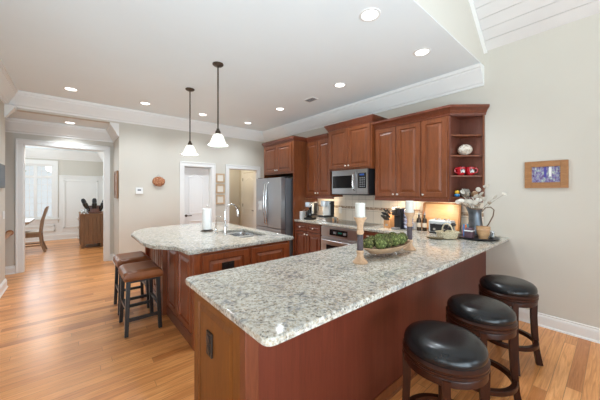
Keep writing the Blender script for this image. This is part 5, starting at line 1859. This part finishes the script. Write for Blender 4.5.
for i, (gx, gy, lab) in enumerate(((.19, 8.92, 'clear drinking glass at the drawer side of the dresser top'), (.27, 8.94, 'clear drinking glass between the drawer side and the bottle holder on the dresser'))):
    TM('drinking_glass', MB().lathe([(0, 0), (.028, 0), (.034, .13), (.031, .13), (.026, .008), (0, .008)], (gx, gy, .8905), 20), 'clear_glass', lab, 'glass', (gx, gy, .8905), 'glasses on the dresser')
t = TM('folded_cloth', MB().box(.15, .29, 9.2, 9.4, .8905, .95, .015, 3), 'paper_white', 'folded white cloth behind the glasses on the dresser', 'cloth', (.22, 9.3, .8905))
# dining picture on the side wall
t = T('dining_picture', 'narrow dark picture on the dining room side wall', 'picture', (.735, 9.6, 1.62))
P('frame', MB().box(.700, .720, 9.35, 9.75, 1.38, 1.84, .004), 'barn_wood', t)
P('print', MB().box(.697, .701, 9.40, 9.70, 1.43, 1.79), 'print_paper', t)
# chair, facing the table to the left
cx, cy = -.80, 9.20
t = T('dining_chair', 'tall-backed brown wooden dining chair pulled up to the table', 'chair', (cx, cy, 0))
P('seat', MB().box(cx - .24, cx + .20, cy - .22, cy + .22, .43, .47, .012), 'chair_wood', t)
P('cushion', MB().box(cx - .22, cx + .17, cy - .20, cy + .20, .47, .50, .014), 'light_frame', t)
for sy in (-1, 1):
    yy = cy + sy * .20
    P('leg', MB().beam((cx - .21, yy, .43), (cx - .21, yy, 0), .045, .045, .035, .035, up=(0, 1, 0)), 'chair_wood', t)
    m = MB()
    pts = [(cx + .27, yy, 0), (cx + .20, yy, .22), (cx + .18, yy, .46), (cx + .21, yy, .75), (cx + .29, yy, 1.06)]
    for p0, p1 in zip(pts, pts[1:]):
        m.beam(p0, p1, .045, .05, up=(0, 1, 0))
    P('back_post', m, 'chair_wood', t)
    P('stretcher', MB().beam((cx - .20, yy, .17), (cx + .21, yy, .17), .025, .03), 'chair_wood', t)
P('top_rail', MB().prism([(cx + .245, .93), (cx + .285, .93), (cx + .325, 1.10), (cx + .285, 1.10)], cy - .23, cy + .23, 'y', .008), 'chair_wood', t)
for k in (-1, 0, 1):
    P('slat', MB().beam((cx + .19, cy + k * .10, .48), (cx + .262, cy + k * .10, .95), .05, .016, up=(1, 0, 0)), 'chair_wood', t)
P('apron', MB().box(cx - .20, cx + .17, cy - .20, cy + .20, .37, .43), 'chair_wood', t)
# table
tx1 = -.78
t = T('dining_table', 'light wood dining table showing one end beside the chair', 'table', (-1.7, 9.3, 0))
P('tabletop', MB().box(-2.7, tx1, 8.75, 9.95, .72, .765, .01), 'dining_wood_top', t)
P('apron', MB().box(-2.6, tx1 - .12, 8.85, 9.85, .63, .72), 'chair_wood', t)
for lx in (-2.55, tx1 - .22):
    for ly in (8.9, 9.8):
        P('leg', MB().box(lx - .04, lx + .04, ly - .04, ly + .04, 0, .63, .006), 'chair_wood', t)
# trees outside the dining window
for i, (tx, ty, th, lab) in enumerate(((-2.7, 15.2, 4.6, 'pale garden tree seen through the far sash of the dining window'), (0.45, 18.8, 5.2, 'pale garden tree seen through the near sash of the dining window'))):
    t = T('garden_tree', lab, 'tree', (tx, ty, -.4), 'trees outside the dining window')
    P('trunk', MB().tube([(tx, ty, -.4), (tx + .05, ty, 1.2), (tx - .05, ty, th * .6)], [.08, .06, .03], 10), 'light_frame', t)
    m = MB()
    rr = random.Random(20 + i)
    for k in range(420):
        a, b_ = rr.uniform(0, 2 * PI), rr.uniform(-1, 1)
        q = (1 - b_ * b_) ** .5
        rad = rr.uniform(.6, 1.45)
        c = Vector((tx + rad * q * math.cos(a), ty + rad * q * math.sin(a), th * .52 + rad * 1.15 * b_))
        d1 = Vector((rr.uniform(-1, 1), rr.uniform(-1, 1), rr.uniform(-1, 1))).normalized() * .13
        d2 = d1.orthogonal().normalized() * .07
        m.add([c - d1, c + d2, c + d1, c - d2], [(0, 1, 2, 3)])
    P('foliage', m, 'foliage', t)
ST('ground', MB().box(-12, 8, 11.3, 26, -.5, -.4), 'foliage')
